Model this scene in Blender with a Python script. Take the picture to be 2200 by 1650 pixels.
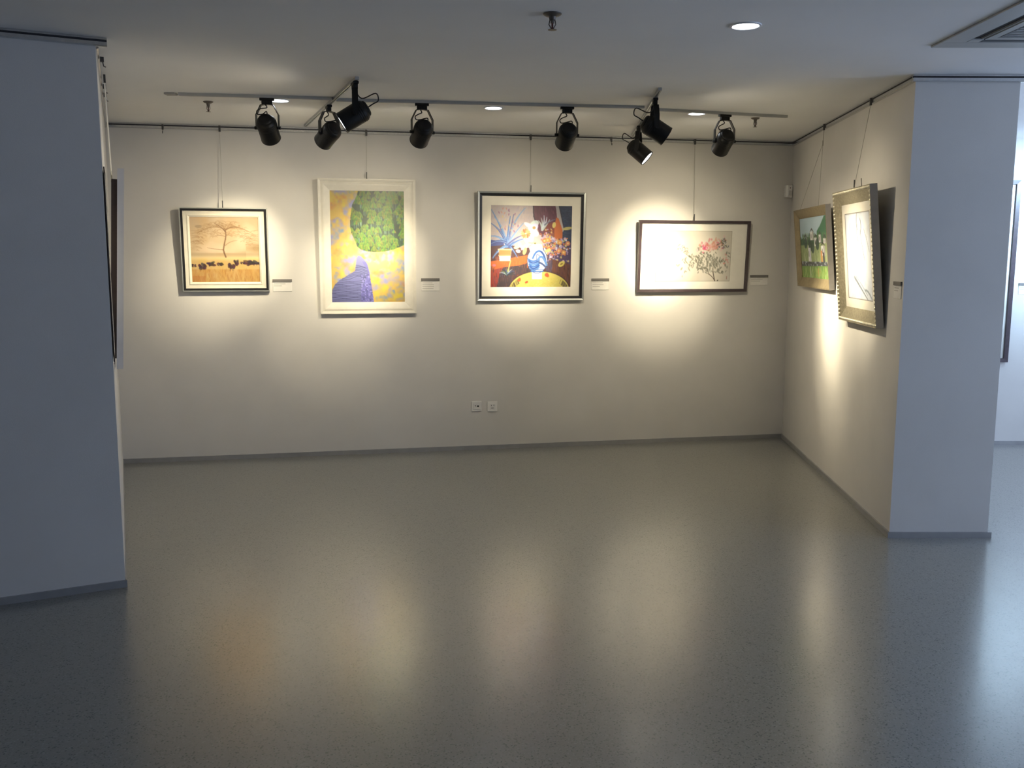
import bpy, bmesh, math, random
import numpy as np
from mathutils import Vector, Matrix

for o in list(bpy.data.objects):
    bpy.data.objects.remove(o, do_unlink=True)
SC = bpy.context.scene
COL = SC.collection

# ------------------------------------------------------------------ camera
CAM_Z = 1.684
PITCH = math.radians(7.811)
ROLL = math.radians(0.124)
_f = Vector((0, math.cos(PITCH), -math.sin(PITCH)))
_r = Vector((1, 0, 0))
_u = _r.cross(_f)
_r2 = _r * math.cos(ROLL) + _u * math.sin(ROLL)
_u2 = -_r * math.sin(ROLL) + _u * math.cos(ROLL)
cam_d = bpy.data.cameras.new('camera')
cam_d.sensor_width = 36.0
cam_d.sensor_fit = 'HORIZONTAL'
cam_d.lens = 36.0 * 2015.0 / 2200.0
cam_d.clip_start = 0.05
cam_d.clip_end = 100
cam = bpy.data.objects.new('camera', cam_d)
COL.objects.link(cam)
cam.matrix_world = Matrix(((_r2.x, _u2.x, -_f.x, 0), (_r2.y, _u2.y, -_f.y, 0), (_r2.z, _u2.z, -_f.z, CAM_Z), (0, 0, 0, 1)))
SC.camera = cam

# ------------------------------------------------------------------ sky, exposure
SKY_COL = (0.56, 0.70, 1.0)
SKY_STRENGTH = 5.6
w = bpy.data.worlds.new('overcast_sky')
SC.world = w
w.use_nodes = True
bg = w.node_tree.nodes.get('Background') or w.node_tree.nodes.new('ShaderNodeBackground')
bg.inputs[0].default_value = (*SKY_COL, 1)
bg.inputs[1].default_value = SKY_STRENGTH
vs = SC.view_settings
vs.view_transform = 'Standard'
vs.look = 'None'
vs.gamma = 1.0
vs.exposure = 0.0
vs.use_curve_mapping = False

# lamp settings of the room (built further down)
SPOT_COL = (1.0, 0.86, 0.60)
SPOT_W = 165.0
SPILL_W = 8.0
DOWN_COL = (0.86, 0.93, 1.0)
DOWN_W = 5.0

# ------------------------------------------------------------------ plan of the place (metres)
H = 2.7
V2 = lambda x, y: Vector((x, y))
BR, BL = V2(2.528, 8.636), V2(-3.162, 7.475)
RF, RE = V2(2.279, 5.487), V2(2.875, 5.492)
LF, LE = V2(-1.976, 4.616), V2(-3.046, 4.073)
FARY = 8.32
HALL_X0, HALL_X1, HALL_Y0 = -5.72, 6.2, -4.2

# window openings in the right hall wall (daylight side)
WINDOWS = [(0.6, 2.6), (3.2, 5.2), (5.9, 8.1)]
WIN_Z0, WIN_Z1 = 0.45, 2.55
for i, (a, b) in enumerate(WINDOWS):
    ld = bpy.data.lights.new('window_portal', 'AREA')
    ld.shape = 'RECTANGLE'
    ld.size = b - a
    ld.size_y = WIN_Z1 - WIN_Z0
    ld.cycles.is_portal = True
    lo = bpy.data.objects.new('window_portal', ld)
    lo.location = (HALL_X1 + 0.17, (a + b) / 2, (WIN_Z0 + WIN_Z1) / 2)
    lo.rotation_euler = (0, math.radians(90), 0)
    lo.rotation_euler = Matrix(((0, 0, 1), (1, 0, 0), (0, 1, 0))).to_euler()
    COL.objects.link(lo)

# ------------------------------------------------------------------ helpers
MATS = {}


def lin(c):
    return tuple(((x / 255.0) / 12.92 if x / 255.0 <= 0.04045 else ((x / 255.0 + 0.055) / 1.055) ** 2.4) for x in c)


def mat(name, col, rough=0.6, metal=0.0, var=0.0, scale=40.0, bump=0.0, bscale=200.0, coat=0.0, spec=0.5, emit=None, estr=0.0):
    if name in MATS:
        return MATS[name]
    m = bpy.data.materials.new(name)
    m.use_nodes = True
    nt = m.node_tree
    b = nt.nodes['Principled BSDF']
    b.inputs['Base Color'].default_value = (*col, 1)
    b.inputs['Roughness'].default_value = rough
    b.inputs['Metallic'].default_value = metal
    b.inputs['Specular IOR Level'].default_value = spec
    b.inputs['Coat Weight'].default_value = coat
    b.inputs['Coat Roughness'].default_value = 0.25
    b.inputs['Coat IOR'].default_value = 1.6
    tc = nt.nodes.new('ShaderNodeTexCoord')
    if var > 0:
        n = nt.nodes.new('ShaderNodeTexNoise')
        n.inputs['Scale'].default_value = scale
        n.inputs['Detail'].default_value = 4
        nt.links.new(tc.outputs['Object'], n.inputs['Vector'])
        r = nt.nodes.new('ShaderNodeValToRGB')
        r.color_ramp.elements[0].position = 0.3
        r.color_ramp.elements[1].position = 0.7
        r.color_ramp.elements[0].color = (*[max(0, c * (1 - var)) for c in col], 1)
        r.color_ramp.elements[1].color = (*[min(1, c * (1 + var)) for c in col], 1)
        nt.links.new(n.outputs['Fac'], r.inputs['Fac'])
        nt.links.new(r.outputs['Color'], b.inputs['Base Color'])
    if bump > 0:
        n2 = nt.nodes.new('ShaderNodeTexNoise')
        n2.inputs['Scale'].default_value = bscale
        n2.inputs['Detail'].default_value = 3
        nt.links.new(tc.outputs['Object'], n2.inputs['Vector'])
        bp = nt.nodes.new('ShaderNodeBump')
        bp.inputs['Strength'].default_value = bump
        bp.inputs['Distance'].default_value = 0.002
        nt.links.new(n2.outputs['Fac'], bp.inputs['Height'])
        nt.links.new(bp.outputs['Normal'], b.inputs['Normal'])
    if emit:
        b.inputs['Emission Color'].default_value = (*emit, 1)
        b.inputs['Emission Strength'].default_value = estr
    MATS[name] = m
    return m


def floor_mat():
    m = bpy.data.materials.new('speckled_rubber_floor')
    m.use_nodes = True
    nt = m.node_tree
    b = nt.nodes['Principled BSDF']
    tc = nt.nodes.new('ShaderNodeTexCoord')
    v = nt.nodes.new('ShaderNodeTexVoronoi')
    v.inputs['Scale'].default_value = 190
    nt.links.new(tc.outputs['Object'], v.inputs['Vector'])
    wn = nt.nodes.new('ShaderNodeRGBToBW')
    nt.links.new(v.outputs['Color'], wn.inputs['Color'])
    r = nt.nodes.new('ShaderNodeValToRGB')
    e = r.color_ramp.elements
    e[0].position, e[0].color = 0.14, (0.09, 0.094, 0.094, 1)
    e[1].position, e[1].color = 0.24, (0.235, 0.235, 0.213, 1)
    k = r.color_ramp.elements.new(0.78)
    k.color = (0.245, 0.245, 0.222, 1)
    k = r.color_ramp.elements.new(0.86)
    k.color = (0.30, 0.30, 0.28, 1)
    nt.links.new(wn.outputs['Val'], r.inputs['Fac'])
    n = nt.nodes.new('ShaderNodeTexNoise')
    n.inputs['Scale'].default_value = 1.1
    n.inputs['Detail'].default_value = 5
    nt.links.new(tc.outputs['Object'], n.inputs['Vector'])
    mx = nt.nodes.new('ShaderNodeMixRGB')
    mx.blend_type = 'MULTIPLY'
    mx.inputs[0].default_value = 0.10
    nt.links.new(r.outputs['Color'], mx.inputs[1])
    nt.links.new(n.outputs['Fac'], mx.inputs[2])
    nt.links.new(mx.outputs[0], b.inputs['Base Color'])
    rr = nt.nodes.new('ShaderNodeMapRange')
    rr.inputs[3].default_value = FLOOR_ROUGH - 0.01
    rr.inputs[4].default_value = FLOOR_ROUGH + 0.01
    nt.links.new(n.outputs['Fac'], rr.inputs[0])
    nt.links.new(rr.outputs[0], b.inputs['Roughness'])
    n2 = nt.nodes.new('ShaderNodeTexNoise')
    n2.inputs['Scale'].default_value = 130
    n2.inputs['Detail'].default_value = 2
    nt.links.new(tc.outputs['Object'], n2.inputs['Vector'])
    bp = nt.nodes.new('ShaderNodeBump')
    bp.inputs['Strength'].default_value = 0.12
    bp.inputs['Distance'].default_value = 0.002
    nt.links.new(n2.outputs['Fac'], bp.inputs['Height'])
    nt.links.new(bp.outputs['Normal'], b.inputs['Normal'])
    b.inputs['Specular IOR Level'].default_value = 0.45
    b.inputs['Coat Weight'].default_value = 0.95
    b.inputs['Coat Roughness'].default_value = 0.19
    b.inputs['Coat IOR'].default_value = 1.55
    nt.links.new(bp.outputs['Normal'], b.inputs['Coat Normal'])
    return m


FLOOR_ROUGH = 0.28


def mesh_obj(name, verts, faces, m, parent=None, inv=None, smooth=False):
    me = bpy.data.meshes.new(name)
    if inv is not None:
        verts = [inv @ Vector(v) for v in verts]
    me.from_pydata([tuple(v) for v in verts], [], faces)
    bm = bmesh.new()
    bm.from_mesh(me)
    bmesh.ops.recalc_face_normals(bm, faces=bm.faces)
    bm.to_mesh(me)
    bm.free()
    if smooth:
        for p in me.polygons:
            p.use_smooth = True
    me.materials.append(m)
    o = bpy.data.objects.new(name, me)
    COL.objects.link(o)
    if parent:
        o.parent = parent
    return o


class MB:
    """collects simple shapes into one mesh"""

    def __init__(s):
        s.v, s.f = [], []

    def add(s, vs_, fs):
        n = len(s.v)
        s.v += [Vector(v) for v in vs_]
        s.f += [tuple(i + n for i in f) for f in fs]
        return s

    def box(s, x0, x1, y0, y1, z0, z1, M=None):
        P = [Vector(p) for p in ((x0, y0, z0), (x1, y0, z0), (x1, y1, z0), (x0, y1, z0), (x0, y0, z1), (x1, y0, z1), (x1, y1, z1), (x0, y1, z1))]
        if M is not None:
            P = [M @ p for p in P]
        return s.add(P, [(0, 1, 2, 3), (4, 5, 6, 7), (0, 1, 5, 4), (1, 2, 6, 5), (2, 3, 7, 6), (3, 0, 4, 7)])

    def prism(s, poly, z0, z1, M=None):
        n = len(poly)
        P = [Vector((p[0], p[1], z0)) for p in poly] + [Vector((p[0], p[1], z1)) for p in poly]
        if M is not None:
            P = [M @ p for p in P]
        return s.add(P, [tuple(range(n)), tuple(range(n, 2 * n))] + [(i, (i + 1) % n, n + (i + 1) % n, n + i) for i in range(n)])

    def lathe(s, prof, M=None, n=32, cap0=True, cap1=True):
        P = []
        for r, z in prof:
            for i in range(n):
                a = 2 * math.pi * i / n
                P.append(Vector((r * math.cos(a), r * math.sin(a), z)))
        if M is not None:
            P = [M @ p for p in P]
        k = len(prof)
        F = []
        for j in range(k - 1):
            for i in range(n):
                F.append((j * n + i, j * n + (i + 1) % n, (j + 1) * n + (i + 1) % n, (j + 1) * n + i))
        if cap0:
            F.append(tuple(range(n)))
        if cap1:
            F.append(tuple(range((k - 1) * n, k * n)))
        return s.add(P, F)

    def tube(s, pts, r, n=8):
        pts = [Vector(p) for p in pts]
        rings = []
        up = None
        for i, p in enumerate(pts):
            a = pts[max(0, i - 1)]
            b = pts[min(len(pts) - 1, i + 1)]
            d = (b - a).normalized()
            if up is None:
                up = d.orthogonal().normalized()
            up = (up - d * up.dot(d))
            up = up.normalized() if up.length > 1e-6 else d.orthogonal().normalized()
            sd = d.cross(up)
            rings.append([p + (up * math.cos(2 * math.pi * j / n) + sd * math.sin(2 * math.pi * j / n)) * r for j in range(n)])
        P = [q for rg in rings for q in rg]
        F = []
        for i in range(len(pts) - 1):
            for j in range(n):
                F.append((i * n + j, i * n + (j + 1) % n, (i + 1) * n + (j + 1) % n, (i + 1) * n + j))
        F.append(tuple(range(n)))
        F.append(tuple(range((len(pts) - 1) * n, len(pts) * n)))
        return s.add(P, F)

    def sphere(s, c, r, n=8, k=5):
        prof = [(max(1e-4, r * math.sin(math.pi * j / k)), -r * math.cos(math.pi * j / k)) for j in range(k + 1)]
        return s.lathe(prof, Matrix.Translation(c), n)

    def build(s, name, m, parent=None, inv=None, smooth=False):
        return mesh_obj(name, s.v, s.f, m, parent, inv, smooth)


def tag(o, label=None, cat=None, group=None, kind=None):
    if label:
        o['label'] = label
    if cat:
        o['category'] = cat
    if group:
        o['group'] = group
    if kind:
        o['kind'] = kind
    return o


def empty(name, M):
    o = bpy.data.objects.new(name, None)
    o.empty_display_size = 0.1
    COL.objects.link(o)
    o.matrix_basis = M
    return o


def auto_smooth(o, ang=35):
    me = o.data
    bm = bmesh.new()
    bm.from_mesh(me)
    for f in bm.faces:
        f.smooth = True
    for e in bm.edges:
        if len(e.link_faces) == 2 and e.calc_face_angle(0) > math.radians(ang):
            e.smooth = False
    bm.to_mesh(me)
    bm.free()
    return o


def bevel(o, wdt=0.004, seg=2):
    md = o.modifiers.new('bevel', 'BEVEL')
    md.width = wdt
    md.segments = seg
    md.limit_method = 'ANGLE'
    return o


class Wall:
    """a vertical wall: point at (u along, z up, off out of the wall)"""

    def __init__(s, A, B):
        s.A = A
        s.L = (B - A).length
        s.t = (B - A) / s.L
        s.n = V2(s.t.y, -s.t.x)

    def p(s, u, z, off=0.0):
        q = s.A + s.t * u + s.n * off
        return Vector((q.x, q.y, z))

    def M(s, u, z, off=0.0, tilt=0.0):
        """x along the wall, y into the wall, z up (leaning out by tilt)"""
        X = Vector((s.t.x, s.t.y, 0))
        N = Vector((s.n.x, s.n.y, 0))
        Z = Vector((0, 0, math.cos(tilt))) + N * math.sin(tilt)
        Y = Z.cross(X)
        q = s.p(u, z, off)
        return Matrix(((X.x, Y.x, Z.x, q.x), (X.y, Y.y, Z.y, q.y), (X.z, Y.z, Z.z, q.z), (0, 0, 0, 1)))


W_BACK = Wall(BL, BR)
W_RIGHT = Wall(BR, RF)
W_LEFT = Wall(LF, BL)
W_RFRONT = Wall(RF, RE)
_ld = (LE - LF).normalized()
LEFAR = LF + _ld * 4.2
W_LFRONT = Wall(LEFAR, LF)
W_FAR = Wall(V2(2.9, FARY), V2(HALL_X1, FARY))

# ------------------------------------------------------------------ materials of the shell
PAINT = mat('white_wall_paint', (0.70, 0.68, 0.645), 0.88, var=0.03, scale=3, bump=0.25, bscale=350, spec=0.3)
CEIL = mat('white_ceiling_paint', (0.86, 0.86, 0.85), 0.9, var=0.02, scale=2, bump=0.1, bscale=300, spec=0.3)
FLOOR = floor_mat()
BASEM = mat('grey_baseboard_metal', (0.36, 0.36, 0.36), 0.45, 0.3, var=0.06, scale=12)
RAILM = mat('brushed_aluminium_rail', (0.62, 0.63, 0.64), 0.24, 0.95, var=0.05, scale=60)
DARKM = mat('dark_rail_slot', (0.03, 0.03, 0.035), 0.6)

# ------------------------------------------------------------------ the shell
tag(MB().box(HALL_X0 - 0.3, HALL_X1 + 0.3, HALL_Y0 - 0.3, 9.4, -0.15, 0).build('floor', FLOOR), kind='structure')
tag(MB().box(HALL_X0 - 0.3, HALL_X1 + 0.3, HALL_Y0 - 0.3, 9.4, H, H + 0.15).build('ceiling', CEIL), kind='structure')


def poly_wall(name, pts):
    return tag(MB().prism(pts, 0, H).build(name, PAINT), kind='structure')


b0, b1 = W_BACK.p(-0.3, 0), W_BACK.p(W_BACK.L + 0.36, 0)
b2, b3 = W_BACK.p(W_BACK.L + 0.36, 0, -0.25), W_BACK.p(-0.3, 0, -0.25)
wall_back = poly_wall('wall_back', [b0, b1, b2, b3])
wall_right = poly_wall('wall_right', [RF, RE, V2(2.885, 8.70), BR])
# left wall and the broad front face left of the nook: one L of masonry
nl, nf = W_LEFT.n, W_LFRONT.n
_p = LF - nl * 0.22
_q = LF - nf * 0.22
# intersection of the two offset lines
_a, _b2 = W_LEFT.t, W_LFRONT.t
_det = _a.x * (-_b2.y) - _a.y * (-_b2.x)
_d = _q - _p
_s = (_d.x * (-_b2.y) - _d.y * (-_b2.x)) / _det
_K = _p + _a * _s
wall_left = poly_wall('wall_left', [LF, BL, BL - nl * 0.22, _K, LEFAR - nf * 0.22, LEFAR])
poly_wall('wall_far_right', [V2(2.86, FARY), V2(HALL_X1, FARY), V2(HALL_X1, FARY + 0.25), V2(2.86, FARY + 0.25)])
poly_wall('wall_hall_left', [V2(HALL_X0, HALL_Y0), V2(HALL_X0, LEFAR.y + 0.1), V2(HALL_X0 - 0.25, LEFAR.y + 0.1), V2(HALL_X0 - 0.25, HALL_Y0)])
poly_wall('wall_hall_rear', [V2(HALL_X0 - 0.25, HALL_Y0), V2(HALL_X1 + 0.25, HALL_Y0), V2(HALL_X1 + 0.25, HALL_Y0 - 0.25), V2(HALL_X0 - 0.25, HALL_Y0 - 0.25)])
hr = MB()
X0, X1 = HALL_X1, HALL_X1 + 0.25
hr.box(X0, X1, HALL_Y0, FARY + 0.25, 0, WIN_Z0)
hr.box(X0, X1, HALL_Y0, FARY + 0.25, WIN_Z1, H)
edges = [HALL_Y0] + [e for wv in WINDOWS for e in wv] + [FARY + 0.25]
for i in range(0, len(edges), 2):
    hr.box(X0, X1, edges[i], edges[i + 1], WIN_Z0, WIN_Z1)
tag(hr.build('wall_hall_right', PAINT), kind='structure')
WFR = mat('white_window_frame', (0.75, 0.76, 0.77), 0.4)
gm = bpy.data.materials.new('window_glass')
gm.use_nodes = True
_nt = gm.node_tree
_nt.nodes.clear()
_o = _nt.nodes.new('ShaderNodeOutputMaterial')
_mx = _nt.nodes.new('ShaderNodeMixShader')
_mx.inputs[0].default_value = 0.06
_t = _nt.nodes.new('ShaderNodeBsdfTransparent')
_g = _nt.nodes.new('ShaderNodeBsdfGlossy')
_g.inputs['Roughness'].default_value = 0.02
_nt.links.new(_t.outputs[0], _mx.inputs[1])
_nt.links.new(_g.outputs[0], _mx.inputs[2])
_nt.links.new(_mx.outputs[0], _o.inputs[0])
for i, (a, b) in enumerate(WINDOWS):
    fr = MB()
    x0, x1 = HALL_X1 + 0.08, HALL_X1 + 0.13
    mid = (a + b) / 2
    for (ya, yb, za, zb) in ((a, a + .05, WIN_Z0, WIN_Z1), (b - .05, b, WIN_Z0, WIN_Z1), (a, b, WIN_Z0, WIN_Z0 + .05), (a, b, WIN_Z1 - .05, WIN_Z1), (mid - .025, mid + .025, WIN_Z0, WIN_Z1)):
        fr.box(x0, x1, ya, yb, za, zb)
    wo = tag(fr.build('window_%d' % (i + 1), WFR), kind='structure')
    for (ya, yb) in ((a + .05, mid - .025), (mid + .025, b - .05)):
        MB().box(x0 + .02, x0 + .026, ya, yb, WIN_Z0 + .05, WIN_Z1 - .05).build('pane', gm, wo)


def strip(name, wl, u0, u1, z0, z1, d, m, kind='structure'):
    mb = MB()
    mb.add([wl.p(u0, z0, 0), wl.p(u1, z0, 0), wl.p(u1, z0, d), wl.p(u0, z0, d), wl.p(u0, z1, 0), wl.p(u1, z1, 0), wl.p(u1, z1, d), wl.p(u0, z1, d)],
           [(0, 1, 2, 3), (4, 5, 6, 7), (0, 1, 5, 4), (1, 2, 6, 5), (2, 3, 7, 6), (3, 0, 4, 7)])
    return tag(mb.build(name, m), kind=kind)


BH, BD = 0.036, 0.012
strip('baseboard_back', W_BACK, 0, W_BACK.L, 0, BH, BD, BASEM)
strip('baseboard_right', W_RIGHT, 0, W_RIGHT.L + BD, 0, BH, BD, BASEM)
strip('baseboard_right_front', W_RFRONT, -BD, W_RFRONT.L + 0.018, 0, BH, BD, BASEM)
strip('baseboard_left', W_LEFT, -BD, W_LEFT.L, 0, BH, 0.006, BASEM)
strip('baseboard_left_front', W_LFRONT, 0, W_LFRONT.L + 0.008, 0, BH, BD, BASEM)
strip('baseboard_far_right', W_FAR, 0, W_FAR.L, 0, BH, BD, BASEM)


def rail(wl, u0, u1, label, d=0.022):
    """picture rail: an aluminium channel under the ceiling with a dark hanging slot"""
    r = empty('picture_rail', wl.M((u0 + u1) / 2, 2.66))
    inv = r.matrix_basis.inverted()

    def ext(prof, name, m):
        n = len(prof)
        P = [wl.p(u0, z, o) for o, z in prof] + [wl.p(u1, z, o) for o, z in prof]
        F = [tuple(range(n)), tuple(range(n, 2 * n))] + [(i, (i + 1) % n, n + (i + 1) % n, n + i) for i in range(n)]
        mesh_obj(name, P, F, m, r, inv)
    ext([(0.001, 2.699), (d, 2.699), (d, 2.690), (0.008, 2.690), (0.008, 2.680), (d, 2.680), (d, 2.664), (d - 0.006, 2.660), (0.001, 2.660)], 'channel', RAILM)
    ext([(0.0082, 2.6895), (0.010, 2.6895), (0.010, 2.6805), (0.0082, 2.6805)], 'hanging_slot', DARKM)
    return tag(r, label, 'picture rail', 'picture hanging rails')


rail(W_BACK, 0.0, W_BACK.L, 'aluminium picture rail along the top of the back wall')
rail(W_RIGHT, 0.024, W_RIGHT.L, 'aluminium picture rail above the two paintings on the right wall')
rail(W_RFRONT, -0.022, W_RFRONT.L + 0.03, 'short aluminium picture rail atop the blue-grey right pillar face')
rail(W_LFRONT, 0.0, W_LFRONT.L + 0.05, 'aluminium picture rail atop the wide dark left pillar face')
rail(W_LEFT, 0.06, W_LEFT.L - 0.03, 'picture rail seen edge-on along the left nook wall', d=0.012)

# ------------------------------------------------------------------ painting on canvas (procedural colour grids)


class Canvas:
    SS = 2
    gain = 1.0

    def __init__(s, wpx, hpx, asp, col):
        s.w, s.h = wpx * s.SS, hpx * s.SS
        s.a = np.zeros((s.h, s.w, 3)) + np.array(col, float)
        s.asp = asp                    # width / height in metres
        yy, xx = np.mgrid[0:s.h, 0:s.w]
        s.x = (xx + .5) / s.w
        s.y = (yy + .5) / s.h
        s.aa = 1.2 / s.w

    def mix(s, d, col, alpha=1.0):
        """d: signed distance (x units), negative inside"""
        k = np.clip(.5 - d / s.aa, 0, 1) * alpha
        s.a = s.a * (1 - k[..., None]) + np.array(col, float) * k[..., None]

    def blend(s, k, col):
        k = np.clip(k, 0, 1)
        s.a = s.a * (1 - k[..., None]) + np.array(col, float) * k[..., None]

    def window(s, x0, x1, y0, y1):
        i0, i1 = max(0, int(y0 * s.h)), min(s.h, int(y1 * s.h) + 2)
        j0, j1 = max(0, int(x0 * s.w)), min(s.w, int(x1 * s.w) + 2)
        return slice(i0, max(i0, i1)), slice(j0, max(j0, j1))

    def local(s, sl, d, col, alpha):
        k = (np.clip(.5 - d / s.aa, 0, 1) * alpha)[..., None]
        s.a[sl] = s.a[sl] * (1 - k) + np.array(col, float) * k

    def ell(s, cx, cy, rx, ry, col, rot=0.0, alpha=1.0):
        R = max(rx, ry) * 1.5 + .02
        sl = s.window(cx - R, cx + R, cy - R * s.asp, cy + R * s.asp)
        x = s.x[sl] - cx
        y = (s.y[sl] - cy) / s.asp
        ca, sa = math.cos(rot), math.sin(rot)
        u, v = x * ca + y * sa, -x * sa + y * ca
        d = (np.sqrt((u / rx) ** 2 + (v / ry) ** 2) - 1) * min(rx, ry)
        s.local(sl, d, col, alpha)

    def line(s, pts, wd, col, alpha=1.0, w2=None):
        n = len(pts) - 1
        for i in range(n):
            (x0, y0), (x1, y1) = pts[i], pts[i + 1]
            wa = wd if w2 is None else wd + (w2 - wd) * i / n
            wb = wd if w2 is None else wd + (w2 - wd) * (i + 1) / n
            R = max(wa, wb) + .01
            sl = s.window(min(x0, x1) - R, max(x0, x1) + R, min(y0, y1) - R * s.asp, max(y0, y1) + R * s.asp)
            px, py = s.x[sl] - x0, (s.y[sl] - y0) / s.asp
            dx, dy = x1 - x0, (y1 - y0) / s.asp
            L = dx * dx + dy * dy + 1e-9
            t = np.clip((px * dx + py * dy) / L, 0, 1)
            d = np.sqrt((px - t * dx) ** 2 + (py - t * dy) ** 2) - (wa + (wb - wa) * t) / 2
            s.local(sl, d, col, alpha)

    def curve(s, pts, wd, col, alpha=1.0, w2=None, n=10):
        """quadratic bezier through three control points"""
        (ax, ay), (bx, by), (cx, cy) = pts
        q = []
        for i in range(n + 1):
            t = i / n
            q.append(((1 - t) ** 2 * ax + 2 * t * (1 - t) * bx + t * t * cx, (1 - t) ** 2 * ay + 2 * t * (1 - t) * by + t * t * cy))
        s.line(q, wd, col, alpha, w2)

    def mask(s, pts):
        """even-odd mask of a polygon, 0..1"""
        ins = np.zeros(s.x.shape, bool)
        n = len(pts)
        for i in range(n):
            x0, y0 = pts[i]
            x1, y1 = pts[(i + 1) % n]
            if y0 == y1:
                continue
            c = ((s.y >= min(y0, y1)) & (s.y < max(y0, y1)))
            ins ^= c & (s.x < x0 + (s.y - y0) * (x1 - x0) / (y1 - y0))
        return ins.astype(float)

    def poly(s, pts, col, alpha=1.0):
        s.blend(s.mask(pts) * alpha, col)

    def noise(s, fx, fy, seed, octv=3):
        rng = np.random.default_rng(seed)
        out = np.zeros((s.h, s.w))
        amp = 1.0
        tot = 0
        for k in range(octv):
            nx, ny = int(fx * 2 ** k) + 2, int(fy * 2 ** k) + 2
            g = rng.random((ny + 1, nx + 1))
            X = s.x * (nx - 1)
            Y = s.y * (ny - 1)
            xi, yi = X.astype(int), Y.astype(int)
            tx, ty = X - xi, Y - yi
            tx, ty = tx * tx * (3 - 2 * tx), ty * ty * (3 - 2 * ty)
            a = g[yi, xi] * (1 - tx) + g[yi, xi + 1] * tx
            b = g[yi + 1, xi] * (1 - tx) + g[yi + 1, xi + 1] * tx
            out += amp * (a * (1 - ty) + b * ty)
            tot += amp
            amp *= .5
        return out / tot

    def grid(s):
        a = s.a.reshape(s.h // s.SS, s.SS, s.w // s.SS, s.SS, 3).mean((1, 3))
        a = np.clip(a, 0, 255) / 255
        a = np.where(a <= .04045, a / 12.92, ((a + .055) / 1.055) ** 2.4)
        # sampled under warm lamps: bring the pigments back to neutral light
        return np.clip(a * np.array([.90, .97, 1.22]) * s.gain, 0, .95)


def art_mat(name, rough=0.5, coat=0.0):
    if name in MATS:
        return MATS[name]
    m = bpy.data.materials.new(name)
    m.use_nodes = True
    nt = m.node_tree
    b = nt.nodes['Principled BSDF']
    at = nt.nodes.new('ShaderNodeVertexColor')
    at.layer_name = 'pigment'
    tc = nt.nodes.new('ShaderNodeTexCoord')
    n = nt.nodes.new('ShaderNodeTexNoise')
    n.inputs['Scale'].default_value = 160
    nt.links.new(tc.outputs['Object'], n.inputs['Vector'])
    bp = nt.nodes.new('ShaderNodeBump')
    bp.inputs['Strength'].default_value = 0.15
    bp.inputs['Distance'].default_value = 0.001
    nt.links.new(n.outputs['Fac'], bp.inputs['Height'])
    nt.links.new(bp.outputs['Normal'], b.inputs['Normal'])
    nt.links.new(at.outputs['Color'], b.inputs['Base Color'])
    b.inputs['Roughness'].default_value = rough
    b.inputs['Coat Weight'].default_value = coat
    b.inputs['Coat Roughness'].default_value = 0.25
    b.inputs['Coat IOR'].default_value = 1.6
    MATS[name] = m
    return m


def art_obj(name, cv, x0, x1, z0, z1, y, m, parent):
    g = cv.grid()
    hh, ww = g.shape[:2]
    xs = np.linspace(x0, x1, ww)
    zs = np.linspace(z1, z0, hh)
    X, Z = np.meshgrid(xs, zs)
    co = np.stack([X, np.full_like(X, y), Z], -1).reshape(-1, 3)
    idx = np.arange(hh * ww).reshape(hh, ww)
    F = np.stack([idx[:-1, :-1], idx[1:, :-1], idx[1:, 1:], idx[:-1, 1:]], -1).reshape(-1, 4)
    me = bpy.data.meshes.new(name)
    me.vertices.add(len(co))
    me.vertices.foreach_set('co', co.ravel().astype(np.float32))
    me.loops.add(F.size)
    me.loops.foreach_set('vertex_index', F.ravel().astype(np.int32))
    me.polygons.add(len(F))
    me.polygons.foreach_set('loop_start', np.arange(0, F.size, 4, dtype=np.int32))
    me.update(calc_edges=True)
    at = me.color_attributes.new('pigment', 'FLOAT_COLOR', 'POINT')
    rgba = np.ones((hh * ww, 4), np.float32)
    rgba[:, :3] = g.reshape(-1, 3)
    at.data.foreach_set('color', rgba.ravel())
    me.materials.append(m)
    o = bpy.data.objects.new(name, me)
    COL.objects.link(o)
    o.parent = parent
    return o


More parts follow.
